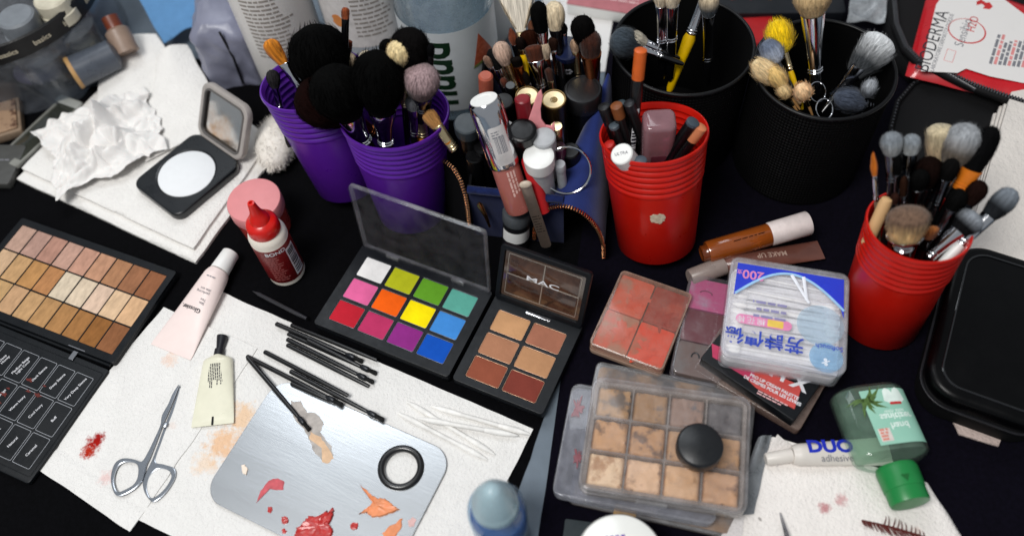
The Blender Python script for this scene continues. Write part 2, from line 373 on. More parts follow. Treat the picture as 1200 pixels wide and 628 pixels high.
for j in range(3):
    for i in range(9):
        x, y = -lw/2+6.5+cw*(i+.5), ld/2-10.5-ch*(j+.5)
        g.prism([[(x+a, y+b) for a, b in rr(cw-1.5, ch-1.8, 1.2, n=3)], [(x+a, y+b) for a, b in rr(cw-2.1, ch-2.4, 1, n=3)]], 4.39, 4.45, .02)
        gt.text(names[j*9+i], 3.1, T(x, y, 4.44) @ RZ(78), bold=.012, thick=.02)
g.xf(li).build('printed_grid', mat('grid_white', 'a9acb2', .6), lid); gt.xf(li).build('lettering', inkwhite, lid)
sm_ = [sx(0, 0, 1, 'aa2211', 1, 1)]
g = M()
for (px, py, r) in ((35, 445, 2.2), (33, 458, 1.6), (44, 463, 2.6), (5, 462, 2.4), (-4, 470, 3), (52, 452, 1.2), (10, 455, 1.2)):
    q = li.inverted() @ mx.inverted() @ P(px, py, 5); g.prism([(q.x+r*(1+.5*math.sin(3*a+px))*math.cos(a)*1.3, q.y+r*(1+.4*math.sin(5*a))*math.sin(a)*.6) for a in [k*.4 for k in range(15)]], 4.4, 4.6, .05)
g.xf(li).build('lipstick_smear', mat('rust_smear', '5e1a10', .5), lid)
hy = (mx.inverted() @ P(100, 422, 6)); hx = w_/2
g = M().tube([(-w_/2+4, -d_/2-1.2, 4), (w_/2-4, -d_/2-1.2, 4)], 1.5, 10); g.build('hinge', palblk, pal)
q = mx.inverted() @ P(84, 418, 8); g = M().rbox(17, .9, 7.8, 9, .3, .2, x=q.x, y=-d_/2+.8)
g.rbox(4.4, 8, 5, 6, .8, .2, x=q.x-1, y=-d_/2-5).build('clasp', silver, pal)
# ---------------------------------------------------------------- rainbow palette
def pans(mx, w, d, cols, rows, colours, tray_m, mx_in, h0, h1, parent, gapx, gapy, edge, rough=.8, bump=.35, top=0., rim=None):
    pw, pd = (w-edge[0]-edge[1])/cols, (d-edge[2]-edge[3])/rows
    cells = [(-w/2+edge[0]+pw*(i+.5), d/2-edge[2]-pd*(j+.5)) for j in range(rows) for i in range(cols)]
    M().rbox(w, d, 0, h0, 3, 1).build('base', tray_m, parent)
    M().prism([rr(w, d, 3)]+[[(x+a, y+b) for a, b in rr(pw-gapx, pd-gapy, 1.4, n=3)] for x, y in cells], h0-.1, h1, .35).build('tray', tray_m, parent)
    for k, (x, y) in enumerate(cells):
        c = colours[k]
        pm = mat('pan_'+c, c, rough, spec=.2, var=.11, vs=70, bump=bump, bs=230, detail=8.)
        pn = M().rbox(pw-gapx-.6, pd-gapy-.6, h0, h1-.5+top, 1.2, .5, x=x, y=y, n=3).build('powder_pan', pm, parent)
        if rim: M().prism([[(x+a, y+b) for a, b in rr(pw-gapx-.1, pd-gapy-.1, 1.4, n=3)], [(x+a, y+b) for a, b in rr(pw-gapx-.7, pd-gapy-.7, 1.2, n=3)]], h0, h1-.3, .08).build('pan_rim', rim, pn)
    return cells, pw, pd
mx, w_, d_ = flat4((429, 288), (577, 341), (526, 443), (363, 376), 11.5, 1.4)
rb = thing('rainbow_palette', 'open black palette of twelve bright square colours under a raised clear lid', 'makeup palette', mx)
pans(mx, w_, d_, 4, 3, 'eceae8 b9bd1c 5f9a24 5aa595 e0659a f2600a fbe300 3f86cf bd1f30 b83260 8c2a80 0c4fb4'.split(), palblk, None, 6, 10, rb, 2.6, 2.8, (8, 7.5, 8, 7), rim=mat('pan_edge', '60646a', .3, .8))
ld = d_-3
a = fit_lid(mx, -w_/2+2, d_/2-3, 10, ld, (399, 212)); HM = T(0, d_/2-2.5, 9.5) @ RX(a)
lid = M().prism([rr(w_-4, ld, 4)], -.7, .7, .3).xf(HM @ T(0, ld/2, 0)).build('lid', clear('lid_sheet', 'f8f8fa', .012, scratch=.02, ior=1.75, rough=.03), rb)
g = M().prism([rr(w_-4, ld, 4), rr(w_-9, ld-5, 3)], -3.6, -.71, .4).xf(HM @ T(0, ld/2, 0)); g.build('lid_rim', clrhaze, lid)
g = M()
for x in (-w_/4, w_/4): g.rbox(12, 3.5, -1.5, 1.8, .8, .3, mx=HM @ T(x, 1.5, 0))
g.build('hinge', clrhaze, rb)
g = M().rbox(22, 4, -4.6, -3.6, 1, .2, mx=HM @ T(-4, ld-3.5, 0)); g.build('catch', clrhaze, lid)
# ---------------------------------------------------------------- six-pan palette with window lid
mx, w_, d_ = flat4((583, 346), (690, 382), (629, 485), (528, 441), 10.5, 1.4)
mp = thing('face_palette', 'open black palette with six brown and tan pans and a window lid', 'makeup palette', mx)
pans(mx, w_, d_, 2, 3, 'c4946a a06852 aa775a b48560 8a4a36 78362c'.split(), palblk, None, 5.5, 9, mp, 2.8, 2.8, (7, 7.5, 11, 5), bump=.45, rim=mat('pan_edge_warm', 'b08a70', .3, .7))
ld = d_-28
a = fit_lid(mx, -w_/2+1, d_/2-2, 9, ld, (578, 274)); HM = T(0, d_/2-2, 9) @ RX(a)
lid = M().prism([rr(w_-1, ld, 3), rr(w_-9, ld-9, 1.5)], -2.4, 2.4, .5).xf(HM @ T(0, ld/2, 0)).build('lid_frame', palblk, mp)
mir = mat('window_glass', '4a3a30', .06, 0., spec=.8, coat=1., var=.3, vs=30)
M().prism([rr(w_-9.4, ld-9.4, 1.5)], -1.2, .4, .1).xf(HM @ T(0, ld/2, 0)).build('window', mir, lid)
g = M().prism([rr(w_-15, ld-15, 1), rr(w_-16, ld-16, 1)], .42, .6, .05); hw = (w_-16)/2; hl = (ld-16)/2
g.rbox(.8, ld-16, .42, .6, .2, .05, x=0); g.rbox(w_-16, .8, .42, .6, .2, .05)
g.xf(HM @ T(0, ld/2, 0)).build('window_grid', mat('window_line', 'a49a90', .3, .5), lid)
g = M()
for i, (x, y) in enumerate(((-.5, .5), (.5, .5), (-.5, -.5), (.5, -.5))): g.rbox(hw-2, hl-2, .4, .5, 1, .04, x=x*hw, y=y*hl)
g.xf(HM @ T(0, ld/2, 0)).build('shade_print', mat('shade_brown', '2e1c13', .1, col2='553a2b', thr=(.4, .65), vs=60, coat=.8), lid)
M().text('MAC', 9, T(0, 2, .75) @ Matrix.Diagonal((1, .7, 1, 1)), bold=.01, sx=1.5).xf(HM @ T(0, ld/2, 0)).build('lettering', inkwhite, lid)
M().rbox(22, 2.4, 8.9, 9.8, .6, .2, x=2, y=d_/2-6.5).build('catch', silver, mp)
# ---------------------------------------------------------------- metal mixing plate with thumb hole
mx, w_, d_ = flat4((326, 440), (532, 532), (452, 688), (236, 582), 3.7, 2.2)
plm = mat('plate_metal', 'd2d5d8', .27, 1., var=.07, vs=12, stretch=(.6, 5, 1), bump=.035, bs=120, detail=9.)
q = mx.inverted() @ P(470, 548, 3)
pl = thing('mixing_plate', 'flat metal mixing plate smeared with red and orange makeup, black ring in its corner', 'mixing plate', mx)
M().prism([rr(w_, d_, 17, n=8), circ(13.5, 32, q.x, q.y)], 0, 1.3, .3).build('plate', plm, pl)
M().torus(15, 2.7, 48, 12).xf(T(q.x, q.y, 1.4)).build('ring_grommet', mat('rubber', '101012', .3, spec=.6, coat=.3), pl)
def blob(pts, z0, z1, jag=0., n=3, seed=1):
    """paint smear outline from picture points, roughened"""
    rnd = random.Random(seed); w = [(mx.inverted() @ P(a, b, 3.6)) for a, b in pts]; out = []
    for i, a in enumerate(w):
        b = w[(i+1) % len(w)]
        for k in range(n):
            t = k/n; p = a*(1-t)+b*t; out.append((p.x+rnd.uniform(-jag, jag), p.y+rnd.uniform(-jag, jag)))
    c = V((sum(p[0] for p in out)/len(out), sum(p[1] for p in out)/len(out), 0)); rings = []
    for sc_, zz in ((1, z0), (.985, z0+(z1-z0)*.6), (.93, z1), (.8, z1), (.62, z1), (.42, z1), (.2, z1), (.05, z1)):
        rings.append([(c.x+(p[0]-c.x)*sc_, c.y+(p[1]-c.y)*sc_, zz+(0 if sc_ > .97 else (z1-z0)*.55*noise.noise((p[0]*sc_*.5+seed, p[1]*sc_*.5, 3)))) for p in out])
    return M().rings(rings)
redp = mat('red_paint', 'b5231f', .3, spec=.6, var=.2, vs=200, bump=.9, bs=160, coat=.3)
orp = mat('orange_paint', 'e08a5a', .35, spec=.5, var=.2, vs=160, bump=.8, bs=200)
pkp = mat('rose_paint', 'c2525a', .4, var=.2, vs=220, bump=.8, bs=200)
gyp = mat('grey_wash', 'a9a29c', .45, .2, var=.25, vs=160)
tnp = mat('tan_wash', 'd3b08e', .5, var=.2, vs=150)
blob([(345, 628), (348, 618), (356, 612), (362, 604), (372, 605), (382, 598), (386, 602), (392, 594), (390, 606), (386, 614), (390, 622), (386, 634), (380, 645), (352, 645)], 1.31, 3.3, .9, 4).build('red_smear', redp, pl)
for i, c in enumerate([(316, 597, 3, 4), (334, 609, 4.5, 5), (333, 622, 3, 3), (415, 616, 5, 5)]):
    blob([(c[0]+c[2]*math.cos(t), c[1]+c[3]*math.sin(t)) for t in [k*.785 for k in range(8)]], 1.31, 2, .5, 2, i).build('red_smear', redp, pl)
blob([(300, 590), (304, 578), (310, 568), (318, 561), (326, 560), (334, 564), (332, 573), (325, 574), (318, 570), (310, 574), (304, 584)], 1.31, 1.7, .5).build('rose_smear', pkp, pl)
blob([(422, 568), (432, 576), (440, 583), (452, 584), (460, 590), (468, 597), (458, 601), (448, 605), (436, 606), (430, 600), (420, 602), (432, 594), (436, 588)], 1.31, 2.9, .6, 4).build('orange_smear', orp, pl)
blob([(448, 625), (456, 616), (464, 612), (472, 606), (470, 620), (462, 630), (452, 638)], 1.31, 1.8, .6).build('orange_smear', orp, pl)
blob([(478, 610), (484, 605), (488, 608), (485, 616), (480, 617)], 1.31, 1.6, .5).build('rose_smear', mat('pale_rose', 'cfa8a4', .5), pl)
blob([(341, 470), (352, 470), (360, 482), (374, 486), (380, 497), (376, 506), (388, 522), (390, 538), (380, 542), (370, 532), (362, 514), (356, 503), (344, 488)], 1.31, 1.36, .8).build('grey_smear', gyp, pl)
blob([(364, 506), (376, 512), (382, 520), (391, 536), (384, 543), (378, 541), (384, 530), (372, 520), (362, 514)], 1.37, 1.42, .5).build('tan_smear', tnp, pl)
blob([(283, 545), (287, 544), (291, 549), (289, 556), (285, 555)], 1.31, 2.4, .3).build('cream_dab', mat('cream_dab', 'ead9c8', .4), pl)
# ---------------------------------------------------------------- scissors
mx = basis(P(180, 530, 3.2), V((1, 0, 0)), V((0, 1, 0)), V((0, 0, 1)))
sci = thing('scissors', 'small silver scissors lying closed on the folded white towel', 'scissors', mx)
def zpx(L, z=4.4): return [(lambda q: (q.x, q.y))(mx.inverted() @ P(x/2.99, 418+y/2.99, z)) for x, y in L]
scm = mat('scissor_steel', 'b9bec6', .24, 1., var=.06, vs=60)
h1 = zpx([(628, 98), (606, 128), (590, 165), (568, 205), (562, 240), (540, 290), (518, 335), (497, 366), (470, 359), (432, 355), (404, 372), (390, 410), (391, 450), (408, 486), (440, 481), (474, 461), (497, 435), (507, 405), (514, 378), (528, 348), (550, 292), (568, 245), (598, 175)])
o1 = zpx([(480, 376), (440, 369), (415, 384), (402, 415), (401, 448), (413, 472), (440, 464), (470, 445), (484, 415)])
h2 = zpx([(629, 100), (622, 130), (604, 190), (584, 240), (562, 300), (542, 362), (572, 374), (606, 386), (613, 412), (598, 445), (570, 482), (536, 506), (514, 490), (500, 462), (498, 430), (512, 395), (530, 358), (552, 300), (570, 250), (598, 180)])
o2 = zpx([(585, 394), (552, 390), (526, 409), (514, 436), (513, 465), (526, 491), (555, 478), (584, 446), (598, 414)])
M().prism([smooth(h2), smooth(o2)], -1.6, .1, .55).build('blade_half', scm, sci)
M().prism([smooth(h1), smooth(o1)], .15, 1.9, .6).build('blade_half', scm, sci)
q = mx.inverted() @ P(193.5, 498, 4.4); M().lathe([(2, 1.7), (2.2, 2.2), (1.6, 2.6), (0, 2.7)], 20, T(q.x, q.y, 0)).build('pivot_screw', steel, sci)
# ---------------------------------------------------------------- glue tube, cream tube
def soft_tube(name, label, cat, capA, capB, tail0, tail1, zc, zt, rc, rb, capm, bodym, nozzle=None, group=None, n=32, sh=(.0, .1), capr=None, zn=None, rx0=None):
    """squeezed tube: round cap from capA to capB, body that flattens to a crimp between tail0 and tail1"""
    A, B = P(*capA, zn or zc), P(*capB, zc); t0, t1 = P(*tail0, zt), P(*tail1, zt); E = (t0+t1)/2
    L = (E-B).length; z = (E-B).normalized(); x = (t1-t0).normalized(); x = (x-z*x.dot(z)).normalized()
    mx = basis(B, x, z.cross(x), z); o = thing(name, label, cat, mx, group); hw = (t1-t0).length/2
    rings = []
    for t in (0, .02, .04, .06, .08, .12, .18, .25, .32, .4, .48, .56, .64, .72, .8, .88, .94, 1.):
        rx_ = rx0 or rb
        if t < .08: rx = rc+(rx_-rc)*math.sin(t/.08*1.5708); ry = rc+(rb-rc)*(t/.08)
        else:
            s = (t-.08)/.92; rx = rx_+(hw-rx_)*s**.9; ry = rb*(1-s**1.15)*.95+.5
        rings.append([(rx*math.cos(2*math.pi*i/n), ry*math.sin(2*math.pi*i/n), L*t) for i in range(n)])
    for e in (.2, 4): rings.append([(hw*math.cos(2*math.pi*i/n), .45*math.sin(2*math.pi*i/n), L+e) for i in range(n)])
    M().rings(rings).build('body', bodym, o)
    cl = (A-B).length; cmx = up(V(), (mx.to_3x3().inverted() @ (A-B)))
    cr = capr or (rc*1.25, rc*1.15)
    if nozzle: M().lathe([(rc, 0), (rc, cl*.3), (rc*.8, cl*.33), (cr[0]*.6, cl*.38), (cr[1], cl*.95), (cr[1]*.6, cl), (0, cl)], 24, cmx).build('nozzle', capm, o)
    else: M().lathe([(cr[0], .3), (cr[0], 1.2), (cr[1], cl-1), (cr[1]-.8, cl), (0, cl)], 32, cmx).build('cap', capm, o)
    return o, mx, L, hw
o, mx, L, hw = soft_tube('glue_tube', 'small see-through cream glue tube with black nozzle lying on the towel', 'tube', (261, 393), (256, 417), (274, 491), (225, 494), 5.5, 3.8, 4, 6, mat('black_nozzle', '15151c', .4), mat('cream_gel', 'e9e6d0', .3, trans=.08, var=.04, coat=.3), nozzle=True, rx0=12)
ymin = -1
g = M().fine(-8, 0, 16, 9, 2.2, 1.1, seed=4); g.xf(Matrix.Rotation(R(90), 4, 'Z')); 
def on_top(mx, g, L, r0=6., fall=.9):
    """lay a flat drawing (local x across, y along the tube) over the upper side of the tube"""
    zl = mx.to_3x3().inverted() @ V((0, 0, 1)); s = 1 if zl.y > 0 else -1
    out = []; g.cut(1.5)
    for p in g.v:
        t = max(0., min(1, p.y/L)); ry = r0*(1-max(0, (t-.08)/.92)**1.15)*.95+.5
        f = max(.2, 1-(p.x/(r0*1.6+t*6))**2)**.5
        out.append(V((p.x, s*(ry*f+.15+p.z), p.y)))
    g.v = out; return g
def tube_print(o, mx, L, items, r0):
    for nm, g, m in items: on_top(mx, g, L, r0).build(nm, m, o)
zl = mx.to_3x3().inverted() @ V((0, 0, 1))
g = M().fine(0, 0, 22, 9, 1.45, .8, seed=4); g.xf(T(-4.5, 9, 0) @ RZ(0) @ Matrix(((0, 1, 0, 9), (1, 0, 0, 0), (0, 0, 1, 0), (0, 0, 0, 1))))
tube_print(o, mx, L, [('fine_print', g, ink)], 6)
M().rbox(1.6, 7, 0, .5, .2, .1).xf(Matrix(((1, 0, 0, 0), (0, 0, 1 if zl.y > 0 else -1, .5 if zl.y > 0 else -.5), (0, 1, 0, L+.5), (0, 0, 0, 1)))).build('crimp_mark', black, o)
pinkw = mat('blush_white', 'ecdad5', .35, var=.02)
o, mx, L, hw = soft_tube('cream_tube', 'pale pink and white squeezed cream tube with white cap, lying across the towel edge', 'tube', (271, 296), (257, 318), (226, 417), (180, 398), 11, 3.5, 8.5, 10.5, white, pinkw, n=40, capr=(8.4, 7.4))
zl = mx.to_3x3().inverted() @ V((0, 0, 1)); s_ = 1 if zl.y > 0 else -1
def rd(txt, size, x, y, bold=0., al='LEFT'):   # writing that runs across the tube, read with the cap to the right
    return M().text(txt, size, T(-x, y, 0), align=al, bold=bold, thick=.03)
mir_ = Matrix.Diagonal((1 if s_ < 0 else 1, 1, 1, 1))
tube_print(o, mx, L, [('lettering', rd('Glossier.', 5.2, 8, L*.53, .02), ink), ('small_lettering', rd('Skin\nTint\n\nperfecting\nskin tint', 3, 8, L*.36, 0), inkgrey), ('fine_print', M().fine(-6, L*.12, 10, 1, 2, 1., seed=9), inkgrey)], 10.5)
# ---------------------------------------------------------------- disposable brushes
dbm = mat('wand_black', '0b0b0d', .3, spec=.6, var=.1); dbb = mat('nylon_black', '060607', .8, bump=.8, bs=1500, stretch=(4, 4, .2)); fer = mat('dark_ferrule', '26282c', .3, .4)
def wand(a, b, za, zb, label, head=True, r=1.95, z2=None):
    A = P(260+a[0]/3.695, 340+a[1]/3.695, za); B = P(260+b[0]/3.695, 340+b[1]/3.695, zb); L = (B-A).length
    o = thing('disposable_brush', label, 'disposable brush', up(A, B, (0, 0, 1)), 'black disposable lip brushes on the towel')
    e = L-(15 if head else 0)
    M().lathe([(r*.75, 0), (r, .6), (r, e*.6), (r*.8, e-1), (r*.7, e)], 12).build('handle', dbm, o)
    if head:
        M().lathe([(r*.8, e-.5), (r*1.5, e+2), (r*1.55, e+7), (r*1.3, e+8)], 12, ey=.75).build('ferrule', fer, o)
        g = M().lathe([(r*1.2, e+7.6), (r*1.5, e+12), (r*1.6, e+14.5), (r*1.3, e+15)], 10, ey=.6)
        for k in range(40):
            t = random.uniform(0, 6.28); c, s = math.cos(t)*r*1.5, math.sin(t)*r*.9
            g.add([(c*.8, s*.8, e+8), (c*.8+.2, s*.8, e+8), (c*1.15, s*1.1, e+random.uniform(14, 16))], [(0, 1, 2)])
        g.build('bristles', dbb, o)
wand((300, 150), (672, 302), 3.2, 6, 'black wand without bristles, topmost along the rainbow palette edge', False)
wand((234, 145), (608, 308), 5.2, 4, 'black lip brush starting farthest left in the upper bundle')
wand((286, 188), (668, 360), 3.2, 4.2, 'black lip brush in the middle of the upper bundle, tip farthest right')
wand((282, 212), (655, 398), 4.6, 5, 'black lip brush just above the lowest wand of the upper bundle')
wand((282, 236), (636, 416), 3, 3, 'black wand without bristles, lowest of the upper bundle', False)
wand((370, 215), (600, 330), 6.6, 5.5, 'black wand half buried in the upper bundle', False)
wand((184, 266), (546, 456), 3.2, 7, 'black wand without bristles crossing over the plate corner', False)
wand((296, 350), (700, 562), 5, 5.6, 'black lip brush with grey ferrule ending near the plate edge')
wand((108, 286), (520, 496), 3.2, 6, 'black lip brush lying under the wands beside the plate')
wand((300, 402), (470, 478), 4.6, 5.4, 'short dark wand tucked under the lower bundle', False)
wand((112, 292), (380, 605), 5.6, 5, 'black lip brush lying alone with its tip in a grey smear')
A, B = P(296, 341, 3), P(420, 404, 9)
o = thing('eyeliner_pencil', 'thin dark grey pencil running under the front of the rainbow palette', 'pencil', up(A, B, (0, 0, 1)))
M().lathe([(.2, 0), (1.4, 6), (1.8, 7), (1.8, 50), (1.5, 60)], 10).build('shaft', mat('grey_pencil', '2c2c30', .35), o)
# ---------------------------------------------------------------- pointed cotton swabs
cot = mat('cotton', 'eeece8', .95, spec=.1, sheen=.3, bump=.4, bs=900); pap = mat('paper_stick', 'e6e4e0', .7)
for a, b, z0, z1, lb in (((228, 155), (538, 342), 2.6, 2.8, 'pointed cotton swab starting nearest the six-pan palette'), ((195, 195), (512, 360), 2.6, 2.6, 'pointed cotton swab lowest of the crossed pile'),
                     ((312, 172), (664, 272), 2.6, 4, 'pointed cotton swab topmost, pointing at the towel edge'), ((265, 214), (618, 276), 5, 5.2, 'pointed cotton swab lying across the middle of the crossed pile')):
    A, B = P(400+a[0]/2.99, 418+a[1]/2.99, z0), P(400+b[0]/2.99, 418+b[1]/2.99, z1); L = (B-A).length
    o = thing('cotton_swab', lb, 'cotton swab', up(A, B, (0, 0, 1)), 'pointed cotton swabs on the towel')
    M().lathe([(1.75, 8), (1.75, L-8)], 12).build('stick', pap, o)
    for e in (0, 1):
        M().lathe([(.3, 0), (1.1, 3), (1.9, 8), (2.3, 13), (2.2, 20), (1.7, 26)], 16, T(0, 0, 0) if e == 0 else T(0, 0, L) @ RX(180)).build('tip', cot, o)
# ---------------------------------------------------------------- tumblers
def tumbler(label, m, rimpx, rz, basepx, rt, rb, h, name='plastic_cup', ribs=6):
    A = P(*basepx, .5); B = P(*rimpx, rz); A = B-(B-A).normalized()*h
    mx = up(A, B); o = thing(name, label, 'cup', mx)
    prof = [(0, 0), (rb-2, 0), (rb, 2)]; top = .66*h
    rad = lambda z: rb+(rt-rb)*(z/h)
    prof += [(rad(top), top)]
    z = top
    st = (h-4-top)/ribs
    for k in range(ribs):
        z = top+st*k
        prof += [(rad(z)+.1, z+st*.1), (rad(z)+1.0, z+st*.3), (rad(z)+1.0, z+st*.7), (rad(z)+.1, z+st*.9)]
    prof += [(rt+.3, h-3.4), (rt+1.3, h-3), (rt+1.5, h-1.2), (rt+1, h), (rt-.2, h), (rt-.9, h-1.5)]
    for k in range(ribs):
        z = h-4-st*k; prof += [(rad(z)-1.5, z-st*.1), (rad(z)-.6, z-st*.3), (rad(z)-.6, z-st*.7), (rad(z)-1.5, z-st*.9)]
    prof += [(rb-1.6, 3), (0, 2.5)]
    b = M().lathe([(max(r, 1e-5), z) for r, z in prof], 72).build('cup_body', m, o, ang=50)
    return o, mx
purple = mat('purple_plastic', '561c94', .33, spec=.5, var=.06, vs=30, sub=.12, bump=.03, bs=200)
redc = mat('red_plastic', 'c0170a', .33, spec=.5, var=.07, vs=30, sub=.12, bump=.03, bs=200)
# ---------------------------------------------------------------- makeup brushes
def hairmat(c):
    dk = max(lin(c)) < .03
    return mat('hair_'+c, c, .9 if dk else .75, spec=.05 if dk else .25, var=.35 if dk else .42, vs=620, stretch=(1, 1, .05), bump=.9, bs=1100, sheen=0 if dk else .12)
def hairmat2(tip, root, L0, L1):
    """bristles with a different colour at the tip: dyed along the hair (object z, mm)"""
    k = 'hair_%s_%s_%d' % (tip, root, L0)
    if k in MATS: return MATS[k]
    m = hairmat(root).copy(); m.name = k; MATS[k] = m; nt = m.node_tree; L = nt.links.new; b = nt.nodes['Principled BSDF']
    old = b.inputs['Base Color'].links[0].from_socket
    tc = nd(nt, 'ShaderNodeTexCoord'); sp = nd(nt, 'ShaderNodeSeparateXYZ'); L(tc.outputs['Object'], sp.inputs[0])
    mr = nd(nt, 'ShaderNodeMapRange'); mr.inputs['From Min'].default_value = L0*S; mr.inputs['From Max'].default_value = L1*S; L(sp.outputs['Z'], mr.inputs[0])
    mm = nd(nt, 'ShaderNodeMix'); mm.data_type = 'RGBA'; L(mr.outputs[0], mm.inputs[0]); L(old, mm.inputs[6]); st = nd(nt, 'ShaderNodeVectorMath', operation='SCALE'); st.inputs[0].default_value = lin(tip); L(old.node.inputs['Scale'].links[0].from_socket, st.inputs['Scale']); L(st.outputs[0], mm.inputs[7])
    L(mm.outputs[2], b.inputs['Base Color']); return m
FERR = {'s': silver, 'g': palegold, 'c': mat('copper', 'b5673c', .25, 1.), 'b': mat('black_ferrule', '101014', .18, .6), 'd': mat('gunmetal', '6b6d72', .2, 1.), 'o': mat('orange_band', 'd4741c', .35)}
HAND = {'k': mat('handle_black', '08080a', .22, spec=.6, coat=.4), 'y': mat('handle_yellow', 'e2b400', .35), 'w': mat('handle_wood', 'b98a55', .5), 'W': white,
        'o': mat('handle_amber', 'b06a1c', .35), 'r': mat('handle_brown', '3a1c12', .3, coat=.3), 'p': mat('handle_purple', '45306e', .3), 'c': mat('handle_clear', '9a8a70', .2, trans=.5)}
BG = {'L': 'brushes standing in the rear purple cup', 'M': 'brushes standing in the front purple cup', 'B': 'brushes in the blue zip bag', 'K': 'brushes in the larger black mesh cup',
      'N': 'brushes and puffs in the black mesh cup with fur tips', 'R': 'brushes in the red cup on the right'}
def tuft(shape, hl, hw, rf, flat, n, seed, mess=1.):
    """bristles from z=0 (ferrule mouth, radius rf) to z=hl (widest hw)"""
    rnd = random.Random(seed); K = 12
    def rad(t):
        if shape == 'dome': return (rf+(hw-rf)*min(1, t/.5)**.8) if t < .55 else hw*max(0, 1-((t-.55)/.47)**2.4)**.5
        if shape == 'point': return (rf+(hw-rf)*min(1, t/.35)) if t < .4 else hw*max(.02, 1-((t-.4)/.6)**1.6)
        if shape == 'flat': return (rf+(hw-rf)*min(1, t/.6)) if t < .72 else hw*max(.05, 1-((t-.72)/.3)**2.6)**.5
        if shape == 'top': return (rf+(hw-rf)*t**.7) if t < .93 else hw*(1-(t-.93)/.07*.3)
        if shape == 'fan': return rf+(hw-rf)*t**1.1
        if shape == 'ball': return max(rf*.6, hw*max(.02, 1-((t-.5)/.52)**2)**.5)
    g = M(); g.lathe([(max(.05, rad(k/K)*.93), hl*k/K*.98) for k in range(K+1)]+[(0, hl*.985)], 18, ey=flat)
    for _ in range(n):
        a = rnd.uniform(0, 2*math.pi); t0 = rnd.uniform(.0, .8) if shape != 'fan' else .1; t1 = min(1.03, t0+rnd.uniform(.2, .5)) if shape != 'fan' else rnd.uniform(.9, 1.1)
        k0 = rnd.uniform(.85, .98); da = rnd.uniform(-.05, .05)*mess
        if t1 > .93 and shape in ('dome', 'flat', 'top', 'point'): k1 = rnd.uniform(.3, 1.); r1 = rad(.85)*k1; z1 = hl*rnd.uniform(.93, 1.04) if k1 < .75 else hl*.9
        else: r1 = rad(min(1, t1))*rnd.uniform(.97, 1.03)+rnd.uniform(0, .42)*mess+.1; z1 = hl*t1+rnd.uniform(-1, 1)*mess*.5
        if shape == 'fan': r0 = rad(t0); r1 = rad(1.)*abs(rnd.uniform(0, 1)); a = rnd.choice((0, math.pi))+rnd.uniform(-.3, .3); k0 = r1/rad(1.)
        else: r0 = rad(t0)
        c0, s0, c1, s1 = math.cos(a), math.sin(a), math.cos(a+da), math.sin(a+da); wd = .2+.012*hw
        p0 = V((c0*r0*k0, s0*r0*k0*flat, hl*t0)); p1 = V((c1*r1, s1*r1*flat, z1)); sd = V((-s0, c0, 0))*wd
        pm = (p0+p1)/2+V((c0, s0, 0))*hw*.04
        g.add([p0-sd, p0+sd, pm+sd*.8, pm-sd*.8, p1], [(0, 1, 2, 3), (3, 2, 4)])
    return g
BN = [0]
def brush(grp, label, tip, zt, low, zl, hl, hw, shape='dome', hair='0a0908', fe='s', ha='k', fl=22, rf=None, rh=3., flat=1., extra=45, spin=0, n=170, name='makeup_brush', cat='makeup brush', taper=1., two=None, mess=1., bands=True):
    BN[0] += 1
    A, B = P(*low, zl), P(*tip, zt); u = (B-A).normalized()
    if u.z > .05: extra = min(extra, max(3, (A.z-4)/u.z))
    A = A-u*extra; L = (B-A).length; mx = up(A, B) @ RZ(spin); rf = rf or hw*.55
    o = thing(name, label, cat, mx, BG[grp])
    e = L-hl
    M().lathe([(rh*.45, 0), (rh*.75, 4), (rh*.9, max(8, (e-fl)*.5)), (rh*taper, max(9, e-fl-4)), (min(rh, rf)*.85, e-fl+1.5)], 16).build('handle', HAND[ha], o)
    r0 = min(rh, rf)
    pr = [(r0*.9, e-fl), (r0, e-fl+.4)]
    if bands:
        for k in (1.5, 4.): pr += [(r0, e-fl+k), (r0*1.12, e-fl+k+.6), (r0, e-fl+k+1.3)]
    def ell(z): return 1+(flat-1)*max(0, min(1, (z-(e-fl*.7))/(fl*.65)))
    pr += [(r0+(rf-r0)*.35, e-fl*.45), (rf*.95, e-fl*.12), (rf, e-.2), (rf*.94, e)]
    M().rings([[(r*math.cos(2*math.pi*i/20), r*math.sin(2*math.pi*i/20)*ell(z), z) for i in range(20)] for r, z in pr]).build('ferrule', FERR[fe], o)
    hm = hairmat2(two, hair, hl*.35, hl*.8) if two else hairmat(hair)
    b = tuft(shape, hl+1, hw, rf*.93, flat, n, BN[0], mess).xf(Matrix()).build('bristles', hm, o, ang=80)
    b.matrix_local = T(0, 0, (e-1)*S)
    return o
# ================================================================ rear purple cup
tumbler('purple plastic cup behind the other one, holding black powder brushes', purple, (366, 92), 118, (413, 222), 43, 30, 112)
brush('L', 'orange flat brush leaning on the left of the rear purple cup', (313, 47), 150, (345, 92), 118, 22, 7.5, 'flat', 'c87a1e', 's', 'p', 26, 5, 4, .5)
brush('L', 'small dark grey shadow brush low at the left rim of the rear purple cup', (318, 82), 124, (325, 112), 106, 15, 6, 'dome', '2a282a', 's', 'k', 20, 3.2)
brush('L', 'largest round black powder brush, highest in the rear purple cup', (364, 31), 172, (392, 120), 112, 54, 26, 'dome', '040404', 'b', 'k', 26, 13, 6, n=700)
brush('L', 'slim brown tipped brush standing tallest between the purple cups', (405, 9), 185, (404, 66), 148, 9, 3.2, 'flat', '8a4424', 'b', 'k', 34, 3, 2.8, .6)
brush('L', 'short angled brown brush with dark ferrule under the tall slim one', (407, 47), 152, (405, 75), 132, 8, 4.5, 'top', '7a3a22', 'd', 'k', 16, 4.2, 3, .5)
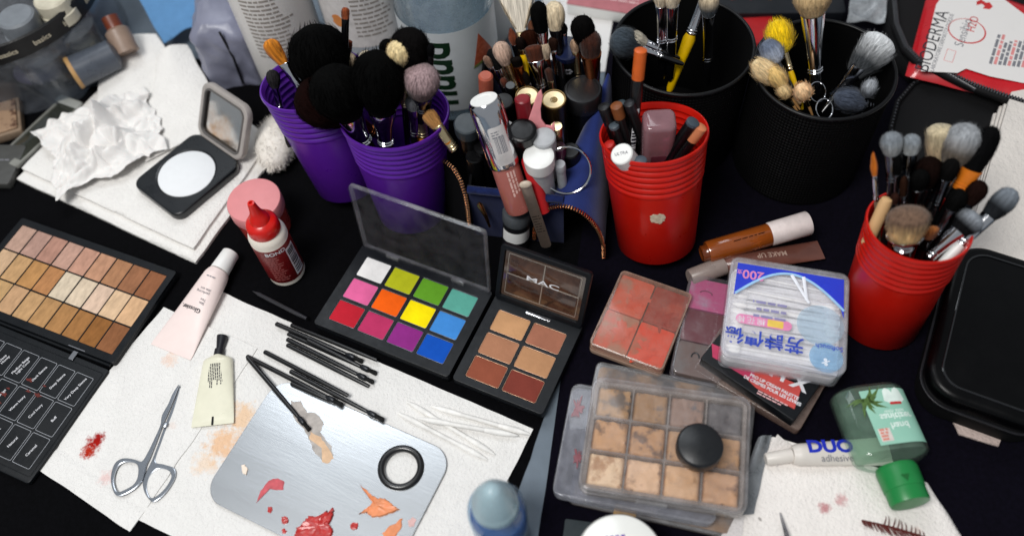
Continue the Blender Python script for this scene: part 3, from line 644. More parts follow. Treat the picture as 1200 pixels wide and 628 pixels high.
brush('L', 'small beige round brush beside the big black powder brush', (408, 63), 150, (414, 92), 126, 15, 6, 'dome', 'b9a68c', 'd', 'p', 20, 3)
brush('L', 'copper banded dark brown powder brush tipping left over the cup rim', (352, 105), 150, (398, 132), 118, 46, 22, 'dome', '120504', 'c', 'k', 30, 11, 5, n=600)
brush('L', 'dark blue grey brush half hidden behind the big black one', (392, 38), 150, (400, 90), 112, 20, 7, 'dome', '1b1b26', 'b', 'k', 22, 4)
# ================================================================ front purple cup
tumbler('purple plastic cup in front, touching the blue bag, full of brushes', purple, (462, 132), 112, (484, 248), 43, 30, 112)
brush('M', 'wide black powder brush with mirror ferrule leaning left in the front purple cup', (382, 84), 176, (424, 160), 108, 44, 22, 'dome', '050505', 's', 'k', 32, 11, 6, n=700, extra=50)
brush('M', 'round black powder brush with mirror ferrule in the middle of the front purple cup', (440, 64), 184, (452, 165), 104, 50, 22, 'dome', '040404', 's', 'k', 34, 11, 6, n=700, extra=60)
brush('M', 'fluffy black brush at the back of the front purple cup before the bottle', (480, 38), 190, (480, 120), 120, 34, 16, 'dome', '0b0909', 'b', 'k', 22, 7, n=600, mess=4)
brush('M', 'cream dome brush between the black brushes of the front purple cup', (466, 50), 188, (478, 118), 130, 20, 10, 'dome', 'ddc796', 'd', 'k', 22, 5, n=320)
brush('M', 'small beige round brush peeping out left of the black dome brush', (428, 62), 168, (440, 110), 124, 16, 7, 'dome', 'bdb09a', 'b', 'k', 18, 3.5)
brush('M', 'pinkish brown streaked powder brush at the right of the front purple cup', (494, 80), 172, (494, 145), 112, 28, 14.5, 'dome', '6a5252', 'd', 'k', 20, 8, n=600, two='9c8486')
brush('M', 'little cream pencil brush below the cream dome brush', (473, 90), 160, (476, 140), 112, 15, 4.6, 'dome', 'c9b088', 'g', 'k', 18, 2.8)
brush('M', 'small grey shadow brush with silver ferrule near the front rim', (483, 112), 140, (486, 158), 104, 12, 6.2, 'dome', '6e6e72', 's', 'k', 26, 4.6, 3.4)
brush('M', 'slim black brush standing against the bottle label', (505, 52), 184, (502, 140), 112, 10, 3, 'dome', '0a0a0c', 'b', 'k', 30, 2.6, 2.4)
brush('M', 'black round brush head far at the back by the bottle', (452, 48), 176, (470, 110), 122, 16, 7, 'dome', '060606', 'b', 'k', 20, 4)
brush('M', 'tan flat concealer brush leaning out towards the blue bag', (499, 130), 126, (530, 172), 98, 15, 6.5, 'flat', 'b5824a', 'g', 'o', 24, 5, 4, .5, extra=3)
brush('M', 'gold handled brush with hidden black tip right of the grey one', (492, 116), 132, (496, 160), 100, 8, 5, 'dome', '1a1412', 'g', 'o', 26, 4.6, 4)
# ================================================================ red cup in the middle
rc, rmx = tumbler('red plastic cup with a small gold sticker, holding lip pencils', redc, (766, 154), 112, (769, 285), 40.5, 33, 112)
inv = rmx.inverted()
stk = P(770, 256, 40); q = inv @ stk; ang = math.atan2(q.y, q.x)
rnd = random.Random(5)
g = M().prism([(r_*math.cos(t), r_*.8*math.sin(t)) for t, r_ in [(k*.5236/2, 6.3+rnd.uniform(-1.3, .8)) for k in range(24)]], 0, .3, 0)
def wrap_on(g, q, rr_): 
    a0 = math.atan2(q.y, q.x); out = []; g.cut(2.)
    for p in g.v:
        a = a0+p.x/rr_; out.append(V((math.cos(a)*(rr_+p.z), math.sin(a)*(rr_+p.z), q.z+p.y)))
    g.v = out; return g
zz = 42.; rr_ = 33+7.5*zz/112+.15
# find the height on the cup wall that shows at the sticker's place
best = min(((abs(proj(rmx @ V((rr_*math.cos(a/50), rr_*math.sin(a/50), z)))[0]-770)+abs(proj(rmx @ V((rr_*math.cos(a/50), rr_*math.sin(a/50), z)))[1]-256), a/50, z) for a in range(-157, 0) for z in range(20, 80)), key=lambda t: t[0])
rr_ = 33+7.5*best[2]/112+.2; q = V((math.cos(best[1]), math.sin(best[1]), best[2]))
wrap_on(g, q, rr_).build('sticker', mat('gold_sticker', 'd8cdb4', .4, .4, bump=.9, bs=500, var=.25, vs=400), rc)
def stick(name, label, cat, tip, zt, low, zl, parts, group=None, n=20, extra=0, xh=None):
    """pencil, tube or bottle: parts are (name, material, profile) with profile lengths measured back from the tip end"""
    A, B = P(*low, zl), P(*tip, zt); u = (B-A).normalized(); A = A-u*extra; L = (B-A).length
    o = thing(name, label, cat, up(A, B, xh), group)
    for nm, m, pr in parts: M().lathe([(r, 0 if a is None else (L-a if a >= 0 else L*(1+a))) for r, a in pr], n).build(nm, m, o)
    return o, L
GR = 'lip pencils and tubes in the middle red cup'
pk = mat('pencil_black', '0a0a0c', .3, coat=.3)
def pencil(label, tip, zt, low, zl, r, endc, endl=14, extra=20, rough=.4, name='lip_pencil', cat='lip pencil'):
    return stick(name, label, cat, tip, zt, low, zl, [('barrel', pk, [(r, None), (r, endl)]), ('coloured_end', mat('end_'+endc, endc, rough), [(r+.02, endl+.1), (r+.04, .8), (r*.8, .15), (0, 0)])], GR, extra=extra)
o, L = pencil('tallest black pencil with orange end and a white barcode strip', (751, 58), 178, (740, 165), 100, 4.6, 'c85a1e', 24)
g = M(); g.quad(-2.2, L-95, 2.2, L-48, 0); gl = M().bars(-1.9, L-92, 3.8, 40, .1, 26, vertical=True)
def bend(g, r, a0):
    g.cut(max(1., r*.15))
    g.v = [V(((r+p.z)*math.cos(a0+p.x/r), (r+p.z)*math.sin(a0+p.x/r), p.y)) for p in g.v]; return g
bend(g, 4.7, -1.35).build('label', inkwhite, o); bend(gl, 4.75, -1.35).build('barcode', ink, o)
pencil('black pencil with round brown tip near the left rim of the red cup', (722, 123), 138, (738, 175), 92, 4.6, '7a4420', 12)
pencil('black capped pencil farthest left in the middle red cup', (707, 124), 134, (726, 175), 90, 4.6, '111114', 6)
pencil('black pencil with blue grey end low at the left of the red cup', (719, 146), 122, (732, 185), 88, 4., '4a545c', 3)
pencil('black pencil with dark teal end behind the brown tipped one', (727, 120), 134, (742, 160), 100, 3.8, '2c3a40', 3)
pencil('black pencil with dull grey end in front of the pink square bottle', (750, 187), 118, (752, 215), 92, 5., '47505a', 3, extra=40)
pencil('thick black pencil slanting right with blue grey end', (813, 142), 134, (785, 182), 98, 5., '3c4650', 3, extra=15)
pencil('brown pencil with a peach lipstick end at the right rim of the red cup', (822, 148), 130, (795, 186), 98, 4.8, 'c97a52', 14, extra=12)
pencil('red capped pencil peeping over the left rim of the red cup', (713, 168), 112, (728, 195), 88, 4.4, 'b3201a', 12)
pencil('black pencil with glossy black cap behind the barcode pencil', (737, 120), 140, (752, 165), 100, 4.2, '15151a', 8)
stick('lip_tube', 'bright pink tube end at the front rim of the middle red cup', 'lip tube', (789, 196), 108, (788, 205), 84, [('cap', mat('hot_pink', 'e0487c', .4), [(5, None), (5, 1), (4, 0), (0, 0)])], GR, extra=20)
o, L = stick('corrector_tube', 'white capped tube at the front left of the middle red cup', 'tube', (728, 180), 122, (745, 200), 92, [('body', white, [(7.6, None), (7.6, 24)]), ('cap', white, [(8.6, 24), (8.6, 1.2), (7.8, .2), (0, 0)])], GR, 32, 20)
M().text('ULTRA', 3.4, T(0, 0, L+.1), bold=.01).build('lettering', inkgrey, o)
# square pink gloss bottle
A, B = P(768, 200, 70), P(773, 139, 132); o = thing('gloss_bottle', 'square pink glass bottle between the pencils in the red cup', 'bottle', up(A, B), GR); L = (B-A).length
pg = mat('pink_glass', 'b08088', .12, trans=.5, var=.1, coat=.5)
g = M(); g.rbox(25, 22, 0, L, 6, 4); g.build('bottle_body', pg, o)
M().prism([rr(12, 7, 2)], 0, .3, .05).xf(T(0, -11.1, L*.45) @ RX(90)).build('label', mat('dark_pink', '5c2a36', .4), o)
# ================================================================ mesh cups
meshm = mat('mesh_fabric', '0c0c0e', .75, spec=.3, bump=.9, bs=1800, var=.5, vs=1500)
def meshcup(label, rimpx, rz, r, h, tilt=0):
    B = P(*rimpx, rz); A = V((B.x, B.y, B.z-h)); mx = basis(A, V((1, 0, 0)), V((0, 1, 0)), V((0, 0, 1)))
    o = thing('mesh_cup', label, 'pen holder', mx); n = 120
    M().lathe([(0, 0), (r-1.5, 0), (r-1.5, h), (r-2.2, h), (r-2.2, 2), (0, 2)], 72).build('wall', mat('mesh_core', '060607', .7, spec=.2), o)
    g = M(); nz = int(h/3.2); na = 130       # woven wires of the mesh
    for j in range(1, nz):
        z = h*j/nz; g.torus(r-1.2, .34, 96, 4, T(0, 0, z))
    for i in range(na):
        a = 2*math.pi*i/na; c, s_ = math.cos(a), math.sin(a); t = (r-.95)
        w_ = V((-s_, c, 0))*.4
        p0, p1 = V((c*t, s_*t, 0)), V((c*t, s_*t, h)); q_ = V((c, s_, 0))*.35
        g.add([p0-w_, p0+w_, p0+q_, p1-w_, p1+w_, p1+q_], [(0, 1, 4, 3), (1, 2, 5, 4), (2, 0, 3, 5)])
    g.build('mesh', mat('mesh_wire', '070708', .55, spec=.12), o)
    M().torus(r-1, 1.7, 96, 10, T(0, 0, h)).build('rim', mat('rim_black', '0a0a0c', .4, spec=.35), o)
    return o
meshcup('larger black mesh cup behind the middle red cup', (801, 52), 112, 58, 110)
meshcup('black mesh cup with fur tipped brushes right of the larger one', (966, 80), 112, 55.5, 110)
brush('K', 'blue black fluffy brush drooping over the left rim of the mesh cup', (716, 44), 128, (775, 66), 112, 26, 13, 'dome', '232a32', 's', 'k', 20, 6, 3, n=500, two='39434c', mess=5, extra=20)
brush('K', 'cream tipped brush leftmost of the two upright silver ones', (774, -18), 178, (776, 60), 112, 19, 6.5, 'dome', 'e3d3b8', 's', 'k', 38, 4.5, 4, extra=30)
brush('K', 'cream tipped brush right beside its upright silver twin', (788, -20), 180, (786, 62), 112, 20, 7.5, 'dome', 'e8d9bf', 's', 'k', 36, 5.5, 4.5, extra=30)
brush('K', 'silver brush with tapering yellow handle leaning right', (838, -34), 170, (793, 84), 88, 18, 6, 'dome', '6b665e', 's', 'y', 36, 4, 4.4, extra=20, taper=1.2)
brush('K', 'grey and beige brush with long silver ferrule standing at the right', (831, -10), 168, (829, 80), 90, 22, 8.5, 'dome', '3f474e', 's', 'k', 48, 5, 4, extra=20, two='c4b296')
brush('K', 'pale beige brush head behind the blue black fluffy one', (736, 42), 130, (772, 58), 116, 16, 7, 'dome', 'b0a898', 's', 'k', 16, 4, extra=20)
brush('N', 'bright yellow fluffy brush at the left of the mesh cup', (908, 24), 138, (934, 108), 96, 26, 11.5, 'ball', 'f0cc10', 'g', 'y', 16, 3, 2.5, n=700, mess=6, extra=15)
brush('N', 'grey and white speckled fur brush under the yellow one', (897, 48), 134, (930, 110), 98, 20, 9.5, 'ball', 'b8c0d0', 'd', 'k', 16, 3, n=500, mess=5, extra=12, two='6a7488')
brush('N', 'large cream fur puff hanging lowest left of the mesh cup', (884, 72), 126, (926, 112), 100, 25, 9.5, 'ball', 'e9cfa0', 'g', 'w', 12, 2.6, 1.6, n=600, mess=5, extra=12)
brush('N', 'yellowish cream fur puff beside the largest one', (903, 80), 126, (930, 118), 100, 20, 7.5, 'ball', 'e0bf7c', 'g', 'w', 12, 2.4, 1.5, n=450, mess=5, extra=10)
brush('N', 'tiny cream fur puff below the yellowish one', (914, 100), 116, (930, 124), 98, 13, 5.5, 'ball', 'e2c692', 'g', 'w', 10, 2, 1.3, n=350, mess=5, extra=8)
brush('N', 'peach cream fur puff standing apart with a thin stick', (938, 100), 118, (950, 130), 92, 14, 7.5, 'ball', 'ecc89c', 'g', 'w', 10, 2, 1.2, n=450, mess=5, extra=8)
brush('N', 'big beige powder brush with tall engraved silver ferrule', (951, -22), 184, (956, 110), 92, 26, 15, 'dome', 'c8ab7e', 's', 'k', 52, 9, 5.5, n=500, extra=20)
brush('N', 'white and grey streaked stippling brush fanning at the right rim', (1036, 46), 128, (975, 118), 100, 36, 15, 'top', '3a3d40', 'b', 'k', 14, 6, 3, n=700, mess=7, extra=12, two='d6d8da')
brush('N', 'slate blue fur puff lying at the front right of the mesh cup', (978, 112), 106, (1018, 124), 92, 30, 10, 'ball', '4a5262', 'd', 'k', 8, 3, n=600, mess=6, extra=4)
brush('N', 'small grey speckled puff with wire loop at the right rim', (1022, 94), 118, (1010, 126), 96, 14, 6, 'ball', '5a5e66', 's', 'k', 8, 2, n=350, mess=5, extra=6, two='a2a6ac')
# flattened silver ferrule standing open in the cup
mx = up(P(976, 112, 92), P(1008, 78, 122)); o = thing('brush_ferrule', 'empty flattened silver ferrule slanting in the black mesh cup', 'brush ferrule', mx, BG['N']); L = (P(1008, 78, 122)-P(976, 112, 92)).length
g = M(); g.rings([[(r_*math.cos(2*math.pi*i/24), r_*f_*math.sin(2*math.pi*i/24), z) for i in range(24)] for r_, f_, z in ((3, 1, 0), (4.5, .9, L*.4), (6.5, .6, L*.9), (7, .5, L), (6.4, .45, L), (5.5, .6, L*.6))]); g.build('ferrule', silver, o)
for px, py, lb in ((958, 108, 'thin silver wire loop left of the slanting ferrule'), (966, 128, 'thin silver wire loop at the front rim of the mesh cup')):
    o = M().torus(8, .5, 32, 6).build('wire_loop', silver, mx=T(*P(px, py, 104)) @ RX(35) @ RY(20)); tag(o, lb, 'wire loop', 'wire loops in the mesh cup')
# ================================================================ right red cup
tumbler('red plastic cup leaning right by the paper towels, full of brushes', redc, (1077, 263), 108, (1030, 371), 34.5, 31.5, 112)
brush('R', 'thin orange tipped liner brush at the left rim of the right red cup', (1023, 178), 150, (1027, 235), 112, 20, 2.6, 'point', 'd0701a', 's', 'c', 22, 1.8, 1.8, .7, extra=40)
brush('R', 'grey and white dome brush leftmost of the dark uprights', (1045, 156), 158, (1046, 230), 110, 16, 8, 'dome', '9a9c9c', 'd', 'k', 24, 5.5, 4, n=320, two='767c82')
brush('R', 'smaller grey and white dome brush next to the leftmost one', (1069, 158), 156, (1062, 230), 110, 14, 6.6, 'dome', 'a2a4a4', 'd', 'k', 22, 5, 4, two='7a8086')
brush('R', 'beige duo fibre brush with flared bristles at the back', (1104, 148), 150, (1092, 225), 104, 30, 10.5, 'top', 'b8a080', 'b', 'k', 22, 5.5, n=420, two='c4b494', mess=4)
brush('R', 'large grey and white powder brush leaning right with long dark handle', (1138, 146), 158, (1090, 242), 100, 30, 13.5, 'dome', '6a5f54', 'b', 'k', 30, 8, 5, n=500, two='94979b')
brush('R', 'black pointed brush with an orange band reaching farthest right', (1166, 148), 160, (1104, 262), 98, 32, 8.5, 'dome', '0a0a0b', 'o', 'k', 16, 7.5, 6, n=320)
brush('R', 'dark brown dome brush in the shade between the handles', (1092, 184), 138, (1078, 240), 106, 22, 10, 'dome', '120806', 'b', 'k', 22, 6)
brush('R', 'small dark brown brush below the orange banded one', (1152, 212), 132, (1112, 272), 100, 18, 7.5, 'dome', '1a0d0a', 'b', 'k', 18, 4.5)
brush('R', 'grey tipped black brush resting low on the right rim', (1146, 250), 118, (1106, 286), 100, 17, 10.5, 'dome', '141416', 's', 'k', 26, 6, 4, n=320, two='8d9299', extra=15)
brush('R', 'grey blue tapered brush with white ferrule, outermost on the right rim', (1190, 222), 132, (1122, 290), 100, 24, 8.5, 'dome', '1f2124', 's', 'W', 26, 5.5, 4, n=320, two='7d848c', extra=20)
brush('R', 'wide flat top foundation brush with cream root nearest the viewer', (1066, 246), 140, (1058, 292), 108, 22, 15, 'flat', 'cfa873', 's', 'k', 12, 12.5, 6, .8, n=420, two='6a5242', extra=15)
brush('R', 'slim brown pencil brush behind the wooden handle', (1050, 226), 128, (1038, 275), 100, 8, 3.2, 'dome', '2a1712', 'b', 'k', 16, 2.8, 2.6)
for px, py, zt_, lx, ly, lb_, hc, hw_ in ((1052, 182, 146, 1050, 245, 'slim black liner brush standing between the grey domes and wooden handle', '0a0a0a', 3.4), (1080, 200, 140, 1070, 250, 'black brush with round black head left of the beige duo fibre brush', '080808', 6.5),
        (1118, 186, 146, 1092, 256, 'black tapered brush under the large grey and white powder brush', '0c0b0b', 6), (1128, 222, 132, 1100, 270, 'small black dome brush in the middle of the dark handles', '090909', 6.5), (1060, 206, 134, 1056, 258, 'thin brown eyeliner brush deep in the right red cup', '2a1810', 2.8)):
    brush('R', lb_, (px, py), zt_, (lx, ly), 102, 16, hw_, 'dome', hc, 'd', 'k', 22, min(4, hw_*.7), 2.8)
brush('R', 'amber flat brush tip hidden among the black handles', (1094, 266), 116, (1086, 285), 98, 12, 5, 'flat', '9a5a2a', 'b', 'k', 12, 4, 3, .6)
o, L = stick('wooden_handle', 'round pale wooden brush handle end at the left of the right red cup', 'brush handle', (1040, 232), 126, (1022, 272), 98, [('handle', mat('pale_wood', 'd0a878', .45, var=.12, stretch=(1, 1, .1)), [(4.4, None), (4.4, 4), (3.6, 1), (0, 0)])], BG['R'], extra=10)
# ================================================================ blue zip bag
navy = mat('navy_fabric', '1d2c66', .8, spec=.2, sheen=.25, var=.15, vs=80, bump=.5, bs=900)
navyd = mat('navy_dark', '10152c', .85, spec=.15, sheen=.1, var=.2, vs=80, bump=.5, bs=900)
lining = mat('black_lining', '060608', .85, spec=.15, bump=.3, bs=700)
o0 = P(620, 200, 0)
bag = thing('zip_bag', 'navy blue zip bag with rose gold zippers, standing open and crammed with brushes and tubes', 'zip bag', T(o0.x, o0.y, .2))
def wall(tops, z0, th, name, m, parent=bag, org=o0, lean=0):
    """fabric wall hanging from a line of top points"""
    tops = [V(p) for p in tops]; g = M(); n = len(tops); K = 6; vs = []; fs = []
    for side in (0, 1):
        for k in range(K+1):
            for i, p in enumerate(tops):
                t = (tops[min(i+1, n-1)]-tops[max(i-1, 0)]); nm = V((-t.y, t.x, 0)).normalized()
                s_ = k/K; z = p.z+(z0-p.z)*s_; bul = math.sin(math.pi*s_)*lean
                q = V((p.x, p.y, z))+nm*(bul+(th if side else 0)+.8*noise.noise((p.x*.03, z*.05, 4)))-V((org.x, org.y, .2)); vs.append(q)
    W = (K+1)*n
    for k in range(K):
        for i in range(n-1):
            a = k*n+i; fs.append((a, a+1, a+n+1, a+n)); fs.append((a+W, a+n+W, a+n+1+W, a+1+W))
    for i in range(n-1): fs.append((i, i+W, i+1+W, i+1)); a = K*n+i; fs.append((a, a+1, a+1+W, a+W))
    for k in range(K):
        a = k*n; fs.append((a, a+n, a+n+W, a+W)); a += n-1; fs.append((a, a+W, a+n+W, a+n))
    g.add(vs, fs); return g.build(name, m, parent, ang=60)
def lerp_pts(a, b, n): return [a+(b-a)*(i/n) for i in range(n+1)]
fL, fR = P(548, 221, 66), P(660, 233, 66); bL, bR = P(566, 66, 66), P(704, 74, 66)
wall(lerp_pts(fL, fR, 8), 0, 2.5, 'front_panel', mat('navy_panel', '141c40', .85, spec=.15, sheen=.1, var=.2, vs=80, bump=.5, bs=900))
g = M().tube([p-V((o0.x, o0.y, .2))+V((0, -1, 0)) for p in lerp_pts(fL, fR, 10)], [4]*11, 12, ex=1., ey=.8); g.build('padded_edge', mat('navy_edge', '18234e', .9, spec=.1, sheen=.15, var=.3, vs=200, bump=.9, bs=700), bag)
wall(lerp_pts(bL, fL, 8), 0, 2.2, 'left_wall', lining); wall(lerp_pts(bR, bL, 8), 0, 2.2, 'back_wall', navyd)
M().prism([(p.x-o0.x, p.y-o0.y) for p in (fL, fR, P(735, 150, 0), bR, bL)], .2, 1.2, .1).build('bag_floor', lining, bag)
# right side rolled over like a half cone, black inside, zipper round its front mouth
def flap(rs, th=0.):
    rings = []
    c0 = P(666, 291, 4); c1 = P(713, 84, 108); c1 = V((c1.x, c1.y, 4))
    for k in range(15):
        t = k/14; c = c0+(c1-c0)*t; hw = 25*(1-t)**.85+6+rs; h = 65+41*t+rs; ax = (c1-c0).normalized(); sd = V((ax.y, -ax.x, 0))
        r = []
        for i in range(25):
            a = math.pi*(1.06-1.12*i/24); wob = 1.2*noise.noise((t*4, i*.25, 2))*math.sin(math.pi*t)
            r.append(c+sd*(math.cos(a)*(hw+wob))+V((0, 0, max(0, math.sin(a))**.8*(h-4+wob)))-V((o0.x, o0.y, .2)))
        rings.append(r)
    return rings
ra, rb_ = flap(0), flap(-1.6)
M().rings(ra, None, False, False, False).build('side_flap', navy, bag, ang=70)
M().rings(rb_, None, False, False, False).build('flap_lining', lining, bag, ang=70)
def zipper(pts, name, step=2.3, tooth=(3.6, 1.3, 2.2)):
    g = M(); tape = M(); pts = [V(p) for p in pts]; acc = 0
    for i in range(len(pts)-1):
        a, b = pts[i], pts[i+1]; L = (b-a).length; u = (b-a).normalized(); y = V((0, 0, 1)).cross(u); y = y.normalized() if y.length > .1 else V((1, 0, 0)); z = u.cross(y); s_ = (step-acc)
        while s_ < L:
            g.rbox(tooth[1], tooth[0], -tooth[2]/2, tooth[2]/2, .3, .2, mx=basis(a+u*s_, u, y, z), n=1); s_ += step
        acc = (acc+L) % step
    zp = g.build(name, gold, bag); tape.tube(pts, .7, 8).build('zipper_tape', navyd, zp); return zp
zipper([p+V((0, -1.2, .8)) for p in ra[0]][1:], 'zipper')
lz = [P(*q) for q in ((512, 186, 72), (522, 190, 72), (532, 198, 70), (540, 212, 66), (545, 228, 58), (548, 245, 46), (550, 264, 30))]
zipper([p-V((o0.x, o0.y, .2)) for p in lz], 'zipper')
g = M(); vs = [p-V((o0.x, o0.y, .2)) for p in lz]; low = [V((p.x-12, p.y+6, .5))-V((o0.x*0, 0, 0)) for p in vs]
g.rings([vs, low], None, False, False, False).build('corner_flap', lining, bag)
q = P(562, 240, 52)-V((o0.x, o0.y, .2)); q2 = P(574, 266, 26)-V((o0.x, o0.y, .2))
M().tube([q+(0, 0, 3) if False else q+V((0, 0, 3)), q, (q+q2)/2+V((1, -1, 0)), q2], [1.2, 2.6, 1.6, 1], 8, ex=1, ey=.5).build('zipper_pull', gold, bag)
GB = 'tubes and jars crammed in the blue zip bag'
pinkb = mat('rose_brown_gloss', 'b0665c', .22, var=.05, coat=.5, trans=.15)
o, L = stick('lip_gloss', 'large rose brown lip gloss with a chrome cap and a white code sticker', 'lip gloss', (567, 117), 150, (601, 222), 74, [('body', pinkb, [(8, None), (10.5, -.99), (11.2, -.95), (11.2, -.56), (9.5, -.52)]), ('cap', silver, [(12.6, -.545), (13, -.53), (13, -.08), (12.2, -.02), (10.6, 0)])], GB, 40, 20)
M().lathe([(10.4, L+.05), (10.4, L+.5), (7, L+.5), (6.8, L+.2), (0, L+.2)], 40).build('cap_top', white, o)
g = M().rbox(14, L*.33, 0, .15, 2, .05).xf(T(0, L*.66, 0)); g = bend(g, 13.05, -1.25); lb = g.build('label', mat('pale_label', 'd9d4d2', .35, .3), o)
g = M().bars(-4, L*.6, 8, 14, .16, 14, vertical=False); g.fine(-5, L*.78, 9, 3, 2.2, 1., .16, 4); bend(g, 13.05, -1.25).build('label_print', inkgrey, lb)
g = M().fine(0, 0, 30, 3, 2.6, 1.5, .05, 8); g.xf(T(2, L*.42, 0) @ RZ(-90)); bend(g, 11.2, -1.2).build('lettering', mat('pale_rose_ink', 'dcb4aa', .5), o)
stick('lip_crayon', 'rose brown round topped lip crayon behind the chrome capped gloss', 'lip crayon', (569, 88), 150, (571, 150), 90, [('barrel', pk, [(5.2, None), (5.2, -.45)]), ('coloured_end', mat('end_rose', 'a5523e', .4), [(5.6, -.45), (5.6, 1.5), (4.4, 0), (0, 0)])], GB, 24, 20)
o, L = stick('lipstick', 'dark red topped black lipstick with a small white barcode', 'lipstick', (612, 115), 136, (619, 168), 90, [('case', pk, [(6, None), (6, -.4)]), ('coloured_end', mat('dark_red', '7c1620', .35), [(6.1, -.4), (6.1, 1), (5, 0), (0, 0)])], GB, 24, 20)
g = M().quad(-4, L*.22, 4, L*.58, .05); bend(g, 6.1, -1.4).build('label', inkwhite, o); bend(M().bars(-3.5, L*.25, 7, L*.3, .12, 20, vertical=True), 6.1, -1.4).build('barcode', ink, o)
# pink curved silicone tool
A, B = P(630, 172, 96), P(632, 105, 142); mx = up(A, B); o = thing('silicone_tool', 'pink curved crescent shaped plastic tool standing in the bag', 'makeup tool', mx, GB); L = (B-A).length
k_ = L/67.
g = M().prism([(x*k_, (172-y)*k_) for x, y in [(-8, 172), (-13, 160), (-11, 140), (-6, 124), (-2, 110), (2, 105), (4, 112), (2, 126), (3, 138), (8, 146), (14, 147), (17, 142), (18, 150), (13, 162), (4, 171)]], -1.5, 1.5, .7).xf(RX(90)); g.build('blade', mat('soft_pink', 'df8f94', .45), o)
dkg = mat('dark_gold', '6e5836', .25, .9); crm = mat('cream_gold', 'd8c39a', .3, .6, var=.1)
for px, py, lb, zt in ((618, 112, 'gold ended tube with cream disc, left of its twin', 118), (649, 116, 'gold tube with cream disc standing right of the pink tool', 122)):
    o, L = stick('gold_tube', lb, 'tube', (px, py), zt, (px+2, py+55), zt-62, [('case', dkg, [(9.5, None), (9.5, 3), (10, 1), (9.4, 0), (8.8, 0), (8.6, 1.2)])], GB, 36)
    M().lathe([(8.7, L-1.2), (8.2, L-.7), (0, L-1.5)], 36).build('disc', crm, o)
o, L = stick('black_jar', 'wide black lidded bottle at the back right of the bag', 'bottle', (683, 104), 112, (684, 160), 50, [('bottle_body', black, [(14, None), (14, 16)]), ('lid', mat('dark_lid', '1c1c1e', .3, bump=.1), [(15, 17), (15.5, 2), (14.4, .3), (13, 0), (12.5, .8), (0, .8)])], GB, 40)
mx = up(P(664, 200, 84), P(667, 160, 114)); o = M().torus(19, 1., 48, 8).xf(RX(70)).build('metal_ring', silver, mx=mx); tag(o, 'thin silver ring arching inside the right side of the bag', 'metal ring', GB)
cy_ = [('white_cap_bottle', 'small white topped tube behind the black cap', (593, 148), 118, 6, 'white', 5), ('black_cap_bottle', 'glossy black capped bottle beside the pink tool', (612, 152), 122, 11, 'black', 10),
       ('frosted_bottle', 'frosted white capped bottle behind the larger white cap', (637, 160), 116, 9.3, 'frost', 14), ('white_cap_jar', 'largest white round cap in the front of the bag', (631, 182), 110, 12, 'white', 14),
       ('vial', 'small grey topped vial right of the white cap', (656, 192), 96, 4.5, 'grey', 8), ('dark_cap_bottle', 'slate grey capped bottle at the left edge of the bag', (547, 144), 112, 10.5, 'slate', 12),
       ('brown_cap_bottle', 'black square edged bottle behind the red topped lipstick', (590, 118), 118, 8, 'black', 8), ('black_tube', 'plain black tube at the front left inside the bag', (566, 170), 92, 8, 'black', 6)]
frost = mat('frosted_white', 'b9bbbe', .4, trans=.2); slate = mat('slate_cap', '363d42', .4)
for nm, lb, tp, zt, r, kind, cl in cy_:
    cm_ = {'white': white, 'black': black, 'frost': frost, 'grey': mat('grey_cap', '9a9ca0', .4), 'slate': slate}[kind]
    stick(nm, lb, 'bottle', tp, zt, (tp[0]+6, tp[1]+46), zt-56, [('bottle_body', frost if kind in ('white', 'frost', 'grey') else black, [(r*.85, None), (r*.85, cl+1)]), ('cap', cm_, [(r*.97, cl), (r, cl*.8), (r, 1.2), (r*.9, .2), (r*.7, 0), (0, 0)])], GB, 36)
for nm, lb, tp, zt, r, m_ in (('black_tube', 'matte black tube standing behind the chrome capped gloss', (583, 140), 112, 6, black), ('black_tube', 'thin black pencil tube between the rose crayon and the gold tube', (598, 100), 122, 4, pk), ('black_tube', 'glossy black mascara tube left of the pink tool', (600, 172), 104, 7, black),
        ('gold_tube', 'slim brass topped tube behind the frosted cap', (652, 148), 110, 5, palegold), ('black_tube', 'black cap at the right inside the blue flap', (668, 176), 88, 8, black), ('black_tube', 'short black pot under the metal ring', (686, 170), 70, 10, black), ('brown_tube', 'dark brown crayon behind the small white topped tube', (583, 122), 118, 4.5, mat('crayon_brown', '4a2a1c', .4)),
        ('black_tube', 'black lipstick case beside the red crayon', (602, 196), 92, 6.5, pk), ('plum_tube', 'plum coloured tube behind the largest white cap', (655, 172), 96, 5.5, mat('plum', '3c1830', .35)), ('black_tube', 'black cap at the left edge under the slate grey one', (556, 182), 84, 7.5, black)):
    stick(nm, lb, 'tube', tp, zt, (tp[0]+5, tp[1]+44), zt-54, [('case', m_, [(r*.95, None), (r, -.4), (r, 1), (r*.88, 0), (0, 0)])], GB, 28)
stick('red_pencil', 'bright red rounded crayon leaning in front of the white cap', 'crayon', (618, 186), 104, (632, 230), 68, [('barrel', mat('crayon_red', 'b81f22', .4), [(5.4, None), (5.4, 2), (4.6, .3), (3.2, 0), (3, .8), (0, .8)])], GB, 24, 15)
o, L = stick('white_jar', 'small jar with grey lid and white label in front of the bag', 'jar', (606, 246), 44, (604, 285), 2, [('jar_body', mat('dark_jar', '17171a', .3), [(11.5, None), (11.5, -.28)]), ('lid', mat('grey_lid', '4a4e52', .4), [(11.8, -.28), (12.2, -.25), (12.2, 1.5), (11.3, 0), (0, 0)])], None, 36)
g = M().quad(-15, L*.28, 15, L*.58, 0); bend(g, 11.6, -1.5).build('label', white, o)
